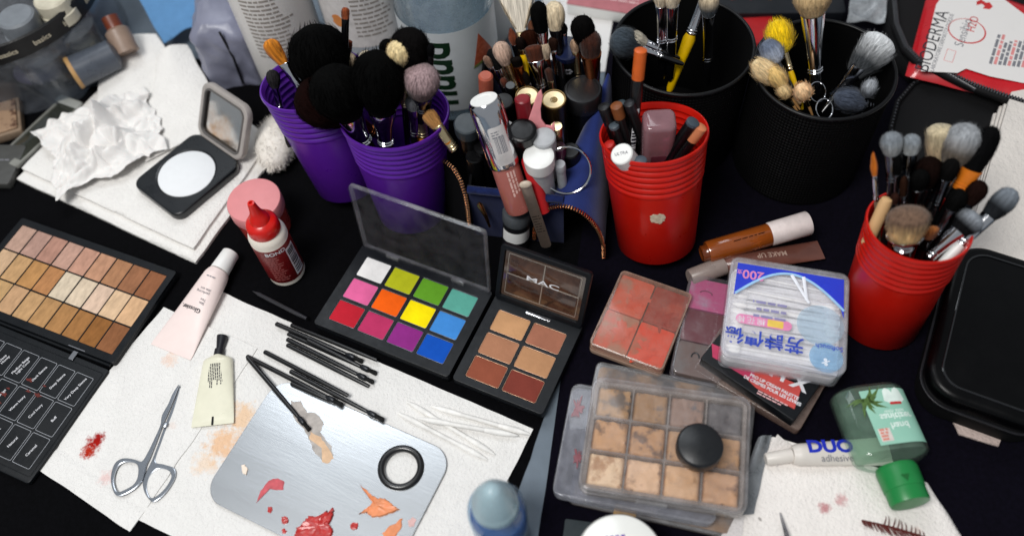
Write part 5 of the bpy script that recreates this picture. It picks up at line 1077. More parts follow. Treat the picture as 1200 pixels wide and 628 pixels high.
# ================================================================ napkins, crumpled tissue, powder compact on the left
npk = towelm('napkin_paper', [], 'e9e6e2')
t0 = [P(18, 208, 5), P(165, 60, 5), P(322, 178, 5), P(228, 306, 5)]
def soft(a, e=.05, b=0):
    return lambda u, v, p: -a*(max(0, 1-min(u, 1-u, v, 1-v)/e))**2+.6*noise.noise((p.x*.02, p.y*.02, b))
sheet('napkin', t0, npk, 'thick folded white napkin at the bottom of the pile on the left', 'napkin', 'white napkins piled on the left', nx=50, ny=50, th=4.4, zf=soft(2, .03, 1))
t1 = [P(24, 196, 10), P(160, 58, 10), P(318, 160, 10), P(226, 290, 10)]
sheet('napkin', t1, npk, 'folded white napkin on top of the pile, under the powder compact', 'napkin', 'white napkins piled on the left', nx=60, ny=60, th=4,
      zf=lambda u, v, p: soft(1.6, .03, 4)(u, v, p)+1.2*noise.noise((p.x*.012, p.y*.012, 3)))
def peak(cs, lab, hh, seed):
    sheet('napkin', cs, npk, lab, 'napkin', 'white napkins piled on the left', nx=30, ny=40, th=1.2, seed=seed,
          zf=lambda u, v, p: hh*max(0, 1-v)**1.6*(1-.55*abs(2*u-1)**1.5)+.8*noise.noise((p.x*.03, p.y*.03, seed)))
peak([P(120, 66, 12), P(186, 46, 12), P(232, 110, 12), P(110, 200, 12)], 'white napkin with its rounded corner curling up before the clear bag', 16, 5)
peak([P(186, 74, 13), P(222, 58, 13), P(268, 140, 13), P(170, 190, 13)], 'white napkin whose pointed corner rises left of the compact lid', 14, 8)
# crumpled tissue: creased sheet thrown up in folds
tis = mat('tissue', 'e4e1de', .9, spec=.1, var=.02, sub=.15, bump=.2, bs=300)
c_ = P(122, 168, 13.5); g = M(); nn = 15; rnd = random.Random(23); pts = {}
def fold_h(x, y):
    # sharp folds: tents along a few crease lines, on paper that lies flat towards its edge
    h = 0
    for ax, ay, dx, dy, hh, wd in ((-12, 6, .9, .45, 30, 17), (8, 14, .35, .94, 33, 16), (14, -8, .8, -.6, 20, 15), (-22, -12, .5, .86, 22, 13), (-4, -24, 1, .1, 15, 12), (24, 20, .95, .3, 18, 12)):
        t = (x-ax)*dx+(y-ay)*dy; d = abs(-(x-ax)*dy+(y-ay)*dx); h = max(h, hh*max(0, 1-d/wd)*max(0, 1-abs(t)/42))
    return h
nn = 84
for j in range(nn+1):
    for i in range(nn+1):
        u, v = i/nn*2-1, j/nn*2-1; a = math.atan2(v, u)
        out = 1+.3*noise.noise((math.cos(a)*1.6, math.sin(a)*1.6, 5))+.07*noise.noise((math.cos(a)*7, math.sin(a)*7, 2)); x, y = u*55*out, v*46*out; e = max(0, 1-max(abs(u), abs(v)))
        wx, wy = x+7*noise.noise((x*.05, y*.05, 21)), y+7*noise.noise((x*.05, y*.05, 31))
        h = fold_h(wx, wy)*min(1, .35+e*2.2)+9*abs(noise.noise((wx*.045, wy*.03, 3)))+6*abs(noise.noise((wx*.05-wy*.08, wy*.06, 8)))+3*abs(noise.noise((wx*.14, wy*.12, 5)))+1.
        pts[i, j] = (x+5*noise.noise((x*.06, y*.06, 11)), y+5*noise.noise((x*.06, y*.06, 17)), max(.4, h))
vs = [pts[i, j] for j in range(nn+1) for i in range(nn+1)]; fs = []
for j in range(nn):
    for i in range(nn):
        q = j*(nn+1)+i
        fs += [(q, q+1, q+nn+2), (q, q+nn+2, q+nn+1)] if (i+j) % 2 else [(q, q+1, q+nn+1), (q+1, q+nn+2, q+nn+1)]
g.add(vs, fs); o = g.build('crumpled_tissue', tis, mx=T(*c_) @ RZ(25), ang=40); tag(o, 'crumpled white tissue lying on top of the napkin pile', 'tissue')
sol = o.modifiers.new('thickness', 'SOLIDIFY'); sol.thickness = .0005
# powder compact
mx, w_, d_ = flat4((228, 154), (284, 190), (205, 256), (154, 213), 20, 10.5)
cp = thing('powder_compact', 'open black square compact of white pressed powder with a clear mirror lid', 'powder compact', mx)
cb = mat('compact_black', '121519', .28, var=.08, coat=.2)
M().prism([rr(w_, d_, 10, n=7), circ(min(w_, d_)*.405, 48)], 0, 9, 1.6).build('base', cb, cp)
M().lathe([(min(w_, d_)*.40, 0), (min(w_, d_)*.40, 8.2), (min(w_, d_)*.39, 8.6), (0, 8.7)], 56).build('powder', mat('white_powder', 'e4e6e8', .8, bump=.15, bs=250, var=.02), cp)
ld = 56.; a = fit_lid(mx, -w_/2+3, d_/2+1, 6, ld, (238, 73)); HM = T(0, d_/2+2, 5) @ RX(a)
gf = mat('grey_frame', 'a39c97', .35, var=.06, coat=.3)
lid = M().prism([rr(w_-2, ld, 11, n=7), rr(w_-13, ld-11, 7, n=7)], -3.5, 3.5, 1.6).xf(HM @ T(0, ld/2, 0)).build('lid_frame', gf, cp)
M().prism([rr(w_-11, ld-9, 8, n=7), rr(w_-15, ld-13, 6, n=7)], 1, 4, .6).xf(HM @ T(0, ld/2, 0)).build('lid_rim', mat('grey_rim', '5d5a58', .4), lid)
mirm = mat('mirror_smudged', 'e0dedb', .1, 1., col2='c49a70', thr=(.55, .78), vs=30, var=.05)
M().prism([rr(w_-12.5, ld-10.5, 7, n=7)], -1.5, .8, .1).xf(HM @ T(0, ld/2, 0)).build('mirror', mirm, lid)
M().tube([(-w_/2+10, d_/2+.5, 4.5), (w_/2-10, d_/2+.5, 4.5)], 2.6, 14).build('hinge', cb, cp)
# fluffy puff
c_ = P(322, 168, 16); o = thing('powder_puff', 'fluffy white powder puff behind the rear purple cup', 'powder puff', T(*c_)); g = M(); g.sphere(1, (0, 0, 0), 24, 18, 30, 15); rnd = random.Random(3)
for _ in range(1500):
    a, b = rnd.uniform(0, 6.283), math.asin(rnd.uniform(-.9, 1)); n_ = V((math.cos(a)*math.cos(b), math.sin(a)*math.cos(b), math.sin(b))); p = V((n_.x*18, n_.y*30, n_.z*15)); t = V((rnd.gauss(0, 1), rnd.gauss(0, 1), rnd.gauss(0, 1)))*.8
    e = p+n_*rnd.uniform(1.5, 4)+t*1.3; s_ = n_.cross(V((.3, .5, .8))).normalized()*.35; g.add([p-s_, p+s_, e], [(0, 1, 2)])
g.build('fluff', mat('puff_white', 'e9e3da', .9, spec=.1, sheen=.3), o)
# ================================================================ pink jar and red capped bottle
zt = 42; ct = P(297, 234, zt); rj = 32*mmpx(297, 234, zt)
o = thing('mask_jar', 'pink lidded jar with a red see-through body behind the red capped bottle', 'jar', T(ct.x, ct.y, .6))
M().lathe([(rj*.86, 0), (rj*.9, 1), (rj*.955, zt*.6), (rj*.955, zt*.7)], 56).build('jar_body', mat('berry_red', 'b8403a', .25, trans=.1, coat=.4, var=.1), o)
M().lathe([(rj*.985, zt*.66), (rj, zt*.68), (rj*1., zt-2), (rj*.975, zt-.8), (rj*.94, zt-.6), (0, zt-.6)], 64).build('lid', mat('lid_pink', 'd98a8c', .4, sub=.1, var=.03), o)
g = M().text('LANEIGE', 5.6, T(0, zt*.5, 0), bold=.01, spacing=1.1); g.wrap(rj*.945, math.atan2(CAM.y-ct.y, CAM.x-ct.x), .2).build('lettering', mat('ink_pink', 'd9a39c', .5), o)
g = M().fine(-12, zt*.36, 24, 3, 2.4, 1.2, 0, 4); g.wrap(rj*.925, math.atan2(CAM.y-ct.y, CAM.x-ct.x), .3).build('fine_print', MATS['ink_pink'], o)
b0 = P(337, 318, .6); hz = vert_z((337, 318), 238, .6); k = hz/92.; rbt = 22*mmpx(333, 300, 30)
o = thing('adhesive_bottle', 'white bottle with dark red label, barcode and red pointed cap', 'bottle', T(b0.x, b0.y, .6))
M().lathe([(rbt-2, 0), (rbt, 2), (rbt, 54*k), (rbt-1, 57*k), (rbt*.75, 60*k), (rbt*.6, 61*k)], 48).build('bottle_body', mat('cream_white', 'e6ded2', .35, sub=.1, var=.02), o)
M().lathe([(rbt+.1, 6*k), (rbt+.25, 6.4*k), (rbt+.25, 49*k), (rbt+.1, 49.5*k)], 48).build('label', mat('wine_label', '6e1416', .35, var=.08), o)
cap = mat('red_cap', 'd0180f', .3, var=.04, sub=.1, coat=.2); g = M(); n_ = 40
prof = [(rbt*.78, 58*k), (rbt*.83, 60*k), (rbt*.8, 68*k), (rbt*.72, 70*k), (rbt*.52, 71.5*k), (rbt*.46, 76*k), (rbt*.36, 77.5*k), (rbt*.26, 84*k), (rbt*.2, 90*k), (rbt*.17, 91.5*k), (rbt*.09, 91.8*k), (rbt*.08, 90*k), (0, 90*k)]
g.rings([[((r_+(.35*(i % 2) if 59*k < z < 69*k else 0))*math.cos(2*math.pi*i/80), (r_+(.35*(i % 2) if 59*k < z < 69*k else 0))*math.sin(2*math.pi*i/80), z) for i in range(80)] for r_, z in prof]).build('cap', cap, o)
fa = math.atan2(CAM.y-b0.y, CAM.x-b0.x)
g = M().text('BOND', 6, T(0, 45.5*k, 0), bold=.02); g.wrap(rbt, fa-.12, .35).build('lettering', inkwhite, o)
g = M().fine(-9, 40*k, 15, 12, 2.7*k, 1.1, 0, 9); g.wrap(rbt, fa-.25, .35).build('fine_print', mat('ink_rose', 'a8605c', .5), o)
g = M().quad(-4.6, 10*k, 4.6, 44*k, 0); g2 = grid(-5, 5, 9*k, 44*k, 6, 1); lb = g2.wrap(rbt, fa+.72, .35).build('barcode_label', inkwhite, o)
g = M().bars(-4, 12*k, 8, 30*k, 0, 24, 5, vertical=True); g.wrap(rbt, fa+.72, .5).build('barcode', ink, lb)
# ================================================================ clear round bag with bottles, top left
ct = P(-6, -14, 82); rb2 = 118*mmpx(0, 60, 60)
o = thing('clear_bag', 'round clear vinyl bag with black printed band, full of bottles, top left corner', 'toiletry bag', T(ct.x, ct.y, .6))
M().lathe([(rb2*.97, 0), (rb2, 4), (rb2, 74)], 96).build('bag_wall', clear('vinyl', 'e6e9ee', .05, 'd4d8e0', .1, scratch=.1), o)
M().lathe([(rb2+.2, 68), (rb2+1.6, 69), (rb2+1.8, 88), (rb2+.4, 89.5), (rb2-1.4, 88), (rb2-1.2, 69)], 96).build('band', mat('band_black', '0a0a0c', .5, bump=.3, bs=600), o)
g = M(); fa = math.atan2(CAM.y-ct.y, CAM.x-ct.x)
for k in range(-3, 6): g.text('basics', 7.5, T(k*33+8, 78, 0), bold=.012)
g.wrap(rb2+1.9, fa, 0).build('lettering', mat('ink_cream', 'c9bfa8', .5), o)
gn = 'bottles inside the clear bag'
def ubottle(lab, px, py, zt, r, capm, bodym, cl=22, neck=.75, name='spray_bottle'):
    c = P(px, py, zt); q = thing(name, lab, 'bottle', T(c.x, c.y, 1), gn)
    M().lathe([(r*1.25, 0), (r*1.3, 2), (r*1.3, zt-cl-12), (r*.9, zt-cl-4), (r*.7, zt-cl)], 36).build('bottle_body', bodym, q)
    M().lathe([(r, zt-cl), (r, zt-cl*.6), (r*.93, zt-cl*.57), (r*.9, zt-3), (r*.8, zt-1), (0, zt-1)], 36).build('cap', capm, q); return q
cb2 = clear('bottle_clear', 'ccd2d8', .15, 'b4bac2', .06)
ubottle('small bottle with ribbed frosted grey cap, left in the clear bag', 17, 18, 98, 19, mat('frost_grey', '7d8288', .45, trans=.1), cb2, 32)
ubottle('small bottle with white cap standing behind the bag band', 58, -4, 98, 18, mat('cap_ivory', 'c9c2ae', .4), cb2, 26)
ubottle('cream topped jar low inside the clear bag wall', 95, 45, 44, 14, mat('cap_cream', 'b9ac92', .5), cb2, 18, name='cosmetic_jar')
A, B = P(86, 86, 34), P(138, 62, 34); q = thing('lotion_tube', 'grey tube with a tan ring cap lying inside the clear bag', 'tube', up(B, A, (0, 0, 1)), gn); L = (A-B).length
M().lathe([(8, 0), (15, 4), (16, L-2)], 32).build('body', mat('smoky_tube', '565c66', .3, trans=.2), q); M().lathe([(16, L-3), (16.5, L-1), (16.5, L+1), (10.5, L+1.5), (10, L-1)], 36).build('cap_ring', mat('tan_ring', 'b9905c', .45), q); M().lathe([(10.2, L-1), (9, L-.4), (0, L-.6)], 24).build('cap_centre', slate, q)
A, B = P(150, 62, 30), P(128, 20, 55); q = thing('brown_bottle', 'rust brown topped bottle at the right inside the clear bag', 'bottle', up(A, B), gn); L = (B-A).length
M().lathe([(12, 0), (12, L*.6), (7, L*.7)], 28).build('bottle_body', mat('peach_body', 'a08878', .4, trans=.2), q); M().lathe([(8, L*.68), (8, L), (0, L)], 24).build('cap', mat('rust_cap', '6e3420', .4), q)
q = M().sphere(16, (0, 0, 0), 20, 1.5, .9, .8).build('lilac_sponge', mat('lilac', '86809a', .9, bump=.5, bs=300), mx=T(*P(44, 84, 20))); tag(q, 'pale lilac sponge pressed against the clear bag wall', 'sponge', gn)
# dark mirror palette beside it and tan box
mx, w_, d_ = flat4((-16, 166), (70, 94), (84, 112), (8, 190), 24, 4)
o = thing('mirror_palette', 'narrow grey framed dark mirror leaning between clear bag and napkins', 'mirror', mx @ RX(-8))
M().prism([rr(w_, d_, 3), rr(w_-16, d_-5, 1)], 0, 4, .6).build('frame', mat('frame_grey', '84847e', .45), o); M().rbox(w_-16.5, d_-5.5, .5, 3, 1, .2).build('mirror', mat('dark_glass', '33352e', .12, coat=.6, var=.3, vs=20), o)
M().rbox(9, d_+2, 3.5, 6, 2, .6, x=w_/2-6).build('clasp', mat('clasp_grey', '9c9e9a', .4), o)
mx, w_, d_ = flat4((-50, 128), (22, 116), (20, 146), (-44, 176), 12, .6)
o = thing('tan_powder_box', 'open tan box with cracked brown powder at the left edge', 'powder box', mx); M().rbox(w_, d_, 0, 9, 2, .8).build('box', mat('kraft', '8f7a66', .7, var=.15), o); M().rbox(w_-6, d_-6, 9, 11, 2, .6).build('powder', cream('tan_powder', 'a88a70', '5c4032', 120, (.5, .6)), o)
mx, w_, d_ = flat4((-30, 168), (22, 170), (18, 215), (-40, 215), 9, .6)
o = thing('grey_case', 'small dark grey case with printed edge at the left of the napkins', 'case', mx); M().rbox(w_, d_, 0, 8, 3, 1).build('case', mat('case_grey', '4a4a48', .4), o); M().fine(-w_/2+4, 4, w_-8, 4, 4, 1.6, 8.1, 5).build('fine_print', inkgrey, o)
# ================================================================ bottles at the back
def bottle_up(name, lab, basepx, r, h, bodym, prof=None, group='large bottles standing at the back'):
    b = P(*basepx, 0); o = thing(name, lab, 'bottle', T(b.x, b.y, -.8), group); fa = math.atan2(CAM.y-b.y, CAM.x-b.x)
    pr = prof or [(r-4, 0), (r-1, 1.5), (r, 5), (r, h*.82), (r*.95, h*.88), (r*.7, h*.95), (r*.36, h*.985), (r*.34, h)]
    M().lathe(pr, 64).build('bottle_body', bodym, o); return o, fa
o, fa = bottle_up('lotion_bottle', 'white opaque bottle with grey printed text, leftmost of the tall bottles', (352, 92), 36, 190, mat('bottle_white', 'd9d6d2', .35, sub=.1, var=.02))
g = M().fine(-30, 128, 44, 15, 4.6, 2, 0, 2); g.wrap(36, fa, .25).build('fine_print', mat('ink_pale', '9a938c', .6), o); g = M().bars(2, 22, 16, 18, 0, 18, 8); g.wrap(36, fa, .25).build('barcode', inkgrey, o)
M().lathe([(13, 188), (14, 190), (14, 212), (0, 213)], 40).build('cap', white, o)
o, fa = bottle_up('micellar_bottle', 'milky bottle with peach printed label between the white and green lettered bottles', (446, 74), 42, 185, mat('bottle_milky', 'c3cad0', .3, sub=.1, trans=.2, var=.04))
g = grid(-52, 52, 62, 150, 24, 1); lb = g.wrap(42, fa, .2).build('label', mat('label_offwhite', 'd9d5d2', .4), o)
g = M().fine(-14, 140, 40, 14, 5, 2, 0, 12); g.wrap(42, fa, .4).build('fine_print', mat('ink_pale', '9a938c', .6), lb)
M().prism([(6*math.cos(a*.4)*(1+.2*math.sin(a*2.2)), 7*math.sin(a*.4)) for a in range(15)], 0, .05, 0, T(-30, 92, 0)).wrap(42, fa, .4).build('peach_mark', mat('peach_print', 'd98a4a', .5), lb)
M().lathe([(14, 183), (15, 185), (15, 208), (0, 209)], 40).build('cap', white, o)
o, fa = bottle_up('water_bottle', 'clear water bottle with white label and large dark green letters', (536, 103), 44, 190, clear('pet_plastic', 'f6f9fb', .06, 'e8f0f4', .04))
M().lathe([(42, 1), (43, 5), (43, 153), (0, 153)], 56).build('water', clear('water_body', 'e8f0f4', .34, 'ccdae2', .03), o)
g = grid(-95, 95, 16, 112, 44, 1); lb = g.wrap(44, fa+.35, .25).build('label', mat('label_pale', 'd2d8da', .4, var=.03), o)
g = M().text('nuud', 50, T(-4, 63, 0) @ RZ(90), bold=.025, sx=.82, spacing=.95); g.wrap(44, fa-.3, .45).build('lettering', mat('bottle_green', '14301c', .45), lb)
g = M().prism([(0, 0), (24, 4), (8, 34)], 0, .06, 0, T(34, 66, 0)); g.wrap(44, fa-.35, .45).build('melon_picture', mat('melon', 'd2704e', .5, col2='b8502f', vs=200), lb)
g = M().prism([(-1, -3), (25, 1), (24, 4), (0, 0)], 0, .06, 0, T(34, 66, 0)); g.wrap(44, fa-.35, .5).build('melon_rind', mat('rind', '7c8a4a', .5), lb)
g = M().fine(0, 0, 28, 8, 4.4, 1.8, 0, 21); g.xf(T(33, 30, 0) @ RZ(90) @ T(0, 0, 0)); g.wrap(44, fa-.02, .45).build('fine_print', mat('ink_slate', '5c6a70', .6), lb)
M().prism([circ(4, 20), circ(2.8, 20)], 0, .06, 0, T(48, 29, 0)).wrap(44, fa-.05, .45).build('green_ring', MATS['bottle_green'], lb)
M().lathe([(15, 188), (16, 190), (16, 206), (0, 207)], 40).build('cap', mat('cap_green', '2d4a34', .4), o)
o, fa = bottle_up('white_bottle', 'plain white bottle standing behind the water bottle', (566, 34), 31, 170, mat('bottle_plain', 'c9c9c8', .35, var=.02)); M().lathe([(12, 168), (13, 170), (13, 190), (0, 191)], 36).build('cap', white, o)
# blue cloth and grey packet
bcl = mat('blue_cloth', '5686b4', .85, sheen=.2, bump=.4, bs=500, var=.06); c_ = [P(140, -40, 44), P(232, -46, 44), P(222, 12, 44), P(183, 34, 34)]
sheet('blue_cloth', c_, bcl, 'light blue cloth corner hanging between the clear bag and bottles', 'cloth', nx=24, ny=24, th=1., zf=lambda u, v, p: 5*noise.noise((p.x*.04, p.y*.04, 2))-20*v*v)
mx, w_, d_ = flat4((214, -20), (276, -24), (296, 28), (226, 40), 74, -1)
o = thing('plastic_packet', 'lilac grey plastic packet with a dark seam standing by the white bottle', 'packet', mx); rings = []
for k in range(31):
    z = 74*k/30; ins = 0 if k < 24 else (k-24)**1.6*.7; r_ = []
    for i in range(96):
        a = 2*math.pi*i/96; x = (w_/2-ins)*max(-1, min(1, 1.25*math.cos(a))); y = (d_/2-ins)*max(-1, min(1, 1.25*math.sin(a)))
        f_ = 3.5*noise.noise((x*.045, y*.045, z*.03))+2*ridge(x*.07+z*.03, y*.07, z*.05); r_.append((x+f_*math.cos(a), y+f_*math.sin(a), z+2*noise.noise((x*.06, y*.06, 2))))
    rings.append(r_)
M().rings(rings).build('packet_body', mat('lilac_grey', '7c7e90', .35, var=.15, vs=30, bump=.5, bs=90), o)
M().tube([(w_*.1, -d_/2-1, 72), (w_*.14, -d_/2-1.6, 40), (w_*.1, -d_/2-1, 4)], 1.2, 8).build('seam', black, o)
# papers, book, dark palette, red case at the back
sheet('white_paper', [P(640, -60, 0), P(800, -40, 0), P(770, 78, 0), P(628, 92, 0)], mat('paper', 'dedcda', .8, var=.02, stains=()), 'white sheet of paper behind the larger mesh cup', 'paper', nx=20, ny=20, th=.4)
mx, w_, d_ = flat4((676, -26), (800, -4), (796, 24), (664, 6), 14, .6)
o = thing('pink_booklet', 'dusty pink boxed booklet with white edge at the top of the photo', 'booklet', mx); M().rbox(w_, d_, 0, 13, 1, .4).build('pages', white, o); M().rbox(w_+1, d_+1, 12.8, 14, 1, .4).build('cover', mat('dusty_pink', 'b06a70', .5, var=.1), o); M().fine(-w_*.3, 0, w_*.6, 2, 5, 2.4, 14.1, 3).build('fine_print', mat('ink_light_pink', 'd8b0b0', .5), o)
mx, w_, d_ = flat4((838, -40), (990, -50), (980, 20), (836, 12), 14, .6)
o = thing('dark_palette', 'dark palette with small orange and pink dots at the top edge', 'makeup palette', mx); M().rbox(w_, d_, 0, 14, 3, 1.5).build('base', mat('slate_black', '15181d', .35), o)
for k, c in enumerate(('c8502a', 'b03a4a', 'd08a3a', '3a4a7a', 'b8402a', '5a6a7a')): M().lathe([(5, 14), (4.6, 15), (0, 15.2)], 24, T(-w_*.36+k*w_*.145, -d_*.18, 0)).build('powder_pan', mat('dot_'+c, c, .8), o)
mx, w_, d_ = flat4((832, 22), (912, 20), (906, 48), (846, 54), 10, .6)
o = thing('red_booklet', 'bright red flat case behind the mesh cups', 'booklet', mx); M().rbox(w_, d_, 0, 9.4, 2, .8).build('cover', mat('case_red', 'a8181c', .45, var=.08), o)
mx, w_, d_ = flat4((880, 50), (924, 46), (920, 74), (884, 78), 6, .6)
o = thing('white_card', 'small white card between the mesh cups', 'card', mx); M().rbox(w_, d_, 0, 1.2, 1, .3).build('card', mat('card_white', 'c9ced2', .6), o)
c_ = [P(1000, -30, 30), P(1042, -34, 30), P(1036, 30, 16), P(992, 26, 16)]
sheet('clear_film_bag', c_, clear('film', 'd8dce0', .4, 'c2c6ca', .1, scratch=.2), 'crinkled clear film bag beside the black zip pouch', 'plastic bag', nx=30, ny=30, th=.4, zf=lambda u, v, p: 5*ridge(p.x*.05, p.y*.06, 2))
# ================================================================ black zip pouches and red wipes pack
def pxpoly(L, z, org): return [(P(x, y, z).x-org.x, P(x, y, z).y-org.y) for x, y in L]
curve = [(1046, -40), (1046, 0), (1049, 32), (1060, 58), (1078, 76), (1102, 86), (1140, 103), (1180, 117), (1230, 132)]
og = P(1130, 60, 20); o = thing('zip_pouch', 'black mesh zip pouch holding the red wipes pack', 'zip pouch', T(og.x, og.y, .6))
M().prism(pxpoly([(x-8, y+6) for x, y in curve]+[(1340, 60), (1300, -120), (1060, -110)], 20, og), 0, 22, 5).build('pouch_body', meshm, o)
zp = [P(x, y, 30)-V((og.x, og.y, .6)) for x, y in curve]; g = M().tube(zp, 4.2, 12); g.build('zipper_tape', blackm, o); g = M(); bag_ = bag
g = M()
for i in range(len(zp)-1):
    a, b = zp[i], zp[i+1]; n_ = max(2, int((b-a).length/2.4))
    for k in range(n_): g.rbox(1.4, 4.4, 3.4, 5., .3, .2, mx=basis(a+(b-a)*(k/n_), (b-a).normalized(), V((0, 0, 1)).cross((b-a).normalized()), V((0, 0, 1))), n=1)
g.build('zipper', mat('zip_dark', '55565a', .3, .5), o); e = zp[6]
M().tube([zp[4]+V((4, -2, 2)), zp[5]+V((2, -3, 2)), zp[6]+V((0, -4, 1))], [2.5, 3.4, 2.2], 10, ey=.5).build('zipper_pull', mat('pull_grey', '3a3c40', .3), o)
xv = (P(1107, 12, 36)-P(1083, 78, 36)); xv.z = 0; xv.normalize(); yv = V((-xv.y, xv.x, 0)); og = P(1135, 40, 36)
mx = basis(V((og.x, og.y, 22)), xv, yv, V((0, 0, 1))); wp = thing('wipes_pack', 'red soft pack of wipes with a white printed label, inside the black pouch', 'wipes pack', mx); inv = mx.inverted()
def q3(px, py, z=36): q = inv @ P(px, py, z); return (q.x, q.y)
cn = [q3(1066, 78), q3(1098, -40), q3(1300, 30), q3(1240, 122)]
g = M(); vs = []; fs = []; n_ = 26
for j in range(n_+1):
    for i in range(n_+1):
        u, v = i/n_, j/n_; a = V(cn[0])*(1-u)+V(cn[1])*u; b = V(cn[3])*(1-u)+V(cn[2])*u; p = a*(1-v)+b*v; e = min(u, 1-u, v, 1-v)
        vs.append((p.x, p.y, 2+11.4*min(1, e/.12)**.5+.5*noise.noise((p.x*.05, p.y*.05, 1))))
for j in range(n_):
    for i in range(n_): q = j*(n_+1)+i; fs.append((q, q+1, q+n_+2, q+n_+1))
g.add(vs, fs); g.build('pack_body', mat('pack_red', 'c01420', .3, var=.06, coat=.3), wp); ZL = 14.4
lb = M().prism([q3(1079, 84), q3(1093, 22), q3(1097, 6), q3(1104, -4), q3(1130, -22), q3(1150, -20), q3(1206, 22), q3(1210, 100), q3(1160, 90), q3(1132, 81), q3(1122, 86)], ZL-.3, ZL, .05).build('label', mat('label_paper', 'e2dedb', .4, var=.01), wp)
def wt(t, size, px, py, m, rot=0, **k): x, y = q3(px, py); return M().text(t, size, T(x, y, ZL+.08) @ RZ(rot), **k).build('lettering', m, lb)
ln = (V(q3(1106, 12))-V(q3(1080, 86))).length
wt('BIODERMA', ln/5.15, 1093, 48, ink, bold=-.004); wt('LABORATOIRE DERMATOLOGIQUE', ln/17.5, 1104, 50, inkgrey)
wt('Sensibio', ln/7.6, 1129, 39, inkgrey, bold=-.004); wt('H2O', ln/8.4, 1140, 29, inkred, bold=-.002)
x, y = q3(1133, 37); rr_ = 21*mmpx(1133, 37, 36); M().prism([[(x+p, y+q) for p, q in circ(rr_, 48)], [(x+p+.4, y+q+.3) for p, q in circ(rr_-1.1, 48)]], ZL, ZL+.12, .02).build('ring_print', inkred, lb)
x, y = q3(1113, 66); M().prism([[(x+p, y+q) for p, q in rr(16, 8, .5)], [(x+p, y+q) for p, q in rr(15, 7, .4)]], ZL, ZL+.1, 0).build('stamp_print', mat('ink_salmon', 'd88a88', .6), lb)
g = M(); gr = M()
for k in range(9):
    x, y = q3(1162+k*5.4, 76+k*.6); (gr if k in (1, 4, 7) else g).fine(x, y, 48-3*(k % 3), 1, 2, 2.6, ZL+.08, k+5)
g.build('fine_print', inkgrey, lb); gr.build('red_print', mat('ink_salmon', 'd88a88', .6), lb)
x, y = q3(1153, 6); M().prism([(x+a, y+b) for a, b in ((-5, -6), (0, -8), (5, -4), (3, -1), (6, 4), (1, 7), (-4, 6), (0, 2), (-2, -1), (-6, 0))], ZL, ZL+.1, 0).build('arrow_print', inkred, lb)
x, y = q3(1182, 97, 32); M().fine(x, y, 4, 1, 2, 2, 11, 3).build('end_print', mat('ink_salmon', 'd88a88', .6), wp)
og = P(1100, 130, 10); o = thing('zip_pouch', 'empty black netting pouch with a curved zip, below the wipes pack', 'zip pouch', T(og.x, og.y, .6))
M().prism(pxpoly([(1046, 200), (1044, 150), (1052, 118), (1070, 98), (1096, 86), (1140, 104), (1170, 118), (1168, 200), (1110, 230)], 14, og), 0, 15, 4).build('pouch_body', meshm, o)
zp = [P(x, y, 17)-V((og.x, og.y, .6)) for x, y in ((1046, 170), (1044, 150), (1052, 120), (1070, 99), (1096, 87))]; M().tube(zp, 2.4, 10).build('zipper_tape', blackm, o)
g = M()
for i in range(len(zp)-1):
    a, b = zp[i], zp[i+1]; n_ = max(2, int((b-a).length/4))
    for k in range(n_): g.rbox(1.6, 1.6, 1.8, 3, .4, .2, mx=T(*(a+(b-a)*(k/n_))), n=1)
g.build('zipper', mat('zip_dark', '55565a', .3, .5), o)
# ================================================================ paper towels and black case at the right edge
pt = mat('towel_pebbled', 'd9d2cb', .9, spec=.15, var=.05, vs=40, quilt=1., bs=260)
og = P(1200, 220, 10); st = thing('paper_towel_stack', 'stack of pebbled white paper towels with stepped edges behind the right red cup', 'paper towels', T(og.x, og.y, .6))
for k in range(6):
    z1 = 8+5*k; cs = [P(1150+7*k, 150-8.4*k, z1), P(1330, 120-8*k, z1), P(1330, 372, z1), P(1118+2*k, 312-2*k, z1)]
    g = M().prism([(p.x-og.x, p.y-og.y) for p in reversed(cs)], z1-4.8, z1, .8).build('towel_layer', pt if k < 5 else pt, st)
mx, w_, d_ = flat4((1130, 284), (1268, 322), (1236, 510), (1082, 448), 40, .6)
o = thing('black_case', 'large glossy black rounded case at the lower right edge', 'case', mx); gb = mat('gloss_black', '030304', .3, spec=.22, coat=0., var=.2, vs=20)
M().rbox(w_, d_, 0, 22, 22, 3, n=10).build('base', blackm, o); M().rbox(w_+3, d_+3, 22.4, 39, 24, 5, n=10).build('lid', gb, o); M().prism([rr(w_+5, d_+5, 25, n=10), rr(w_+1, d_+1, 23, n=10)], 20.6, 22.3, .5).build('zipper', mat('zip_edge', '1c1c20', .4), o)
M().prism([rr(w_-14, d_-14, 16, n=10), rr(w_-17, d_-17, 15, n=10)], 38.6, 39.8, .4).build('rim', mat('rim_gloss', '0c0c10', .12, spec=.8, coat=.6), o)
sheet('paper_towel', [P(1114, 484, 3), P(1180, 500, 3), P(1170, 522, 3), P(1124, 508, 3)], towelm('scrap_pink', [], 'c9b6ae'), 'pinkish white paper towel end sticking out from under the black case', 'paper towel', nx=14, ny=10, th=1.6, zf=lambda u, v, p: 1.4*noise.noise((p.x*.1, p.y*.1, 2)))
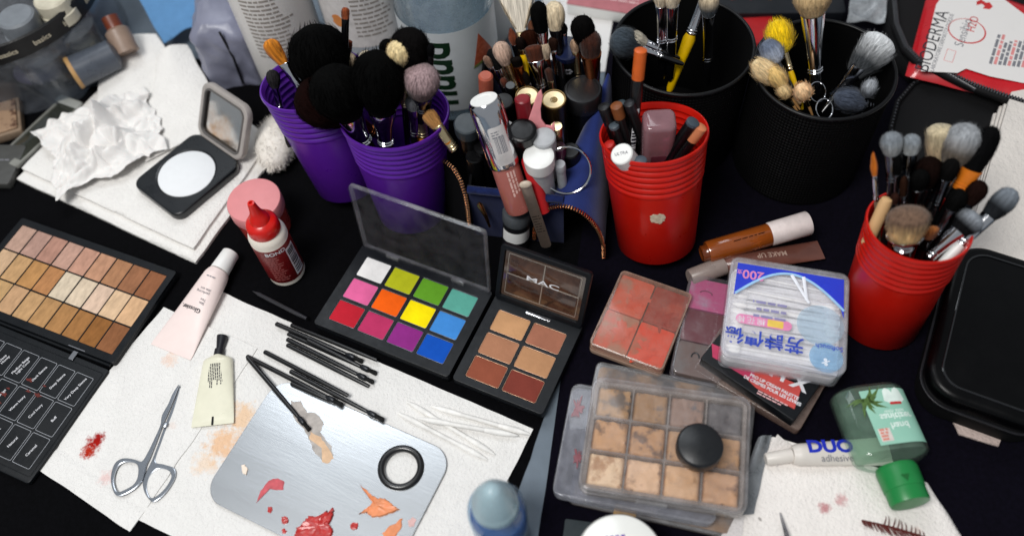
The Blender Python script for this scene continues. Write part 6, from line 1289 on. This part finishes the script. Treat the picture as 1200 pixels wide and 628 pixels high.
# ================================================================ bottom edge: remover bottle, white jar, dark card
zt = 96; ct = P(577, 578, zt); r0 = 29*mmpx(578, 600, zt-12); o = thing('remover_bottle', 'blue bottle with a frosted dome cap at the bottom edge', 'bottle', T(ct.x, ct.y, .6))
M().lathe([(r0*1.2, 0), (r0*1.27, 3), (r0*1.27, 58), (r0*1.2, 66), (r0*1.05, 71), (r0*.75, 73)], 56).build('bottle_body', clear('blue_pet', 'd0e2f0', .14, 'c4d8e8', .05), o)
M().lathe([(r0*1.1, 2), (r0*1.2, 4), (r0*1.2, 50), (r0*1.15, 54), (0, 54)], 48).build('liquid', mat('blue_liquid', '2f78c8', .15, trans=.5, var=.1), o)
M().lathe([(r0*.98, 70), (r0*1., 71), (r0*.97, 77), (r0*.93, 78), (r0*.88, 82), (r0*.74, 89), (r0*.54, 96), (r0*.36, 101), (r0*.2, 103.5), (0, 104)], 56).build('cap', mat('frost_cap', 'b8d2da', .3, trans=.3, sub=.1, var=.03), o)
ct = P(727, 652, 38); r0 = 52*mmpx(727, 640, 38); o = thing('white_jar', 'white domed jar with small purple letters at the bottom edge', 'jar', T(ct.x, ct.y, .6))
M().lathe([(r0*.92, 0), (r0*.95, 2), (r0*.95, 22)], 64).build('jar_body', white, o); M().lathe([(r0, 20), (r0*1.01, 22), (r0, 33), (r0*.95, 36), (r0*.8, 37.6), (0, 38.6)], 72).build('lid', mat('white_gloss', 'e9e9e4', .22, var=.02, coat=.4), o)
M().fine(-8, r0*.40, 20, 1, 2, 2.2, 38.4, 3, word=(1, 3)).build('fine_print', mat('ink_purple', '6a4aa4', .5), o)
mx, w_, d_ = flat4((674, 606), (712, 616), (740, 700), (640, 690), 5, .6)
o = thing('dark_card', 'dark slate card lying under the white domed jar', 'card', mx); M().rbox(w_, d_, 0, 4, 1.5, .5).build('card', mat('slate_card', '1d272b', .6), o)
mx, w_, d_ = flat4((718, 586), (748, 596), (744, 608), (722, 604), 7, .6)
o = M().rbox(w_, d_, 0, 6, 1.5, 1.2).build('sponge_wedge', mat('tan_foam', 'a8824c', .9, bump=.8, bs=400, var=.2), mx=mx); tag(o, 'small tan foam wedge showing under the concealer stack', 'sponge')
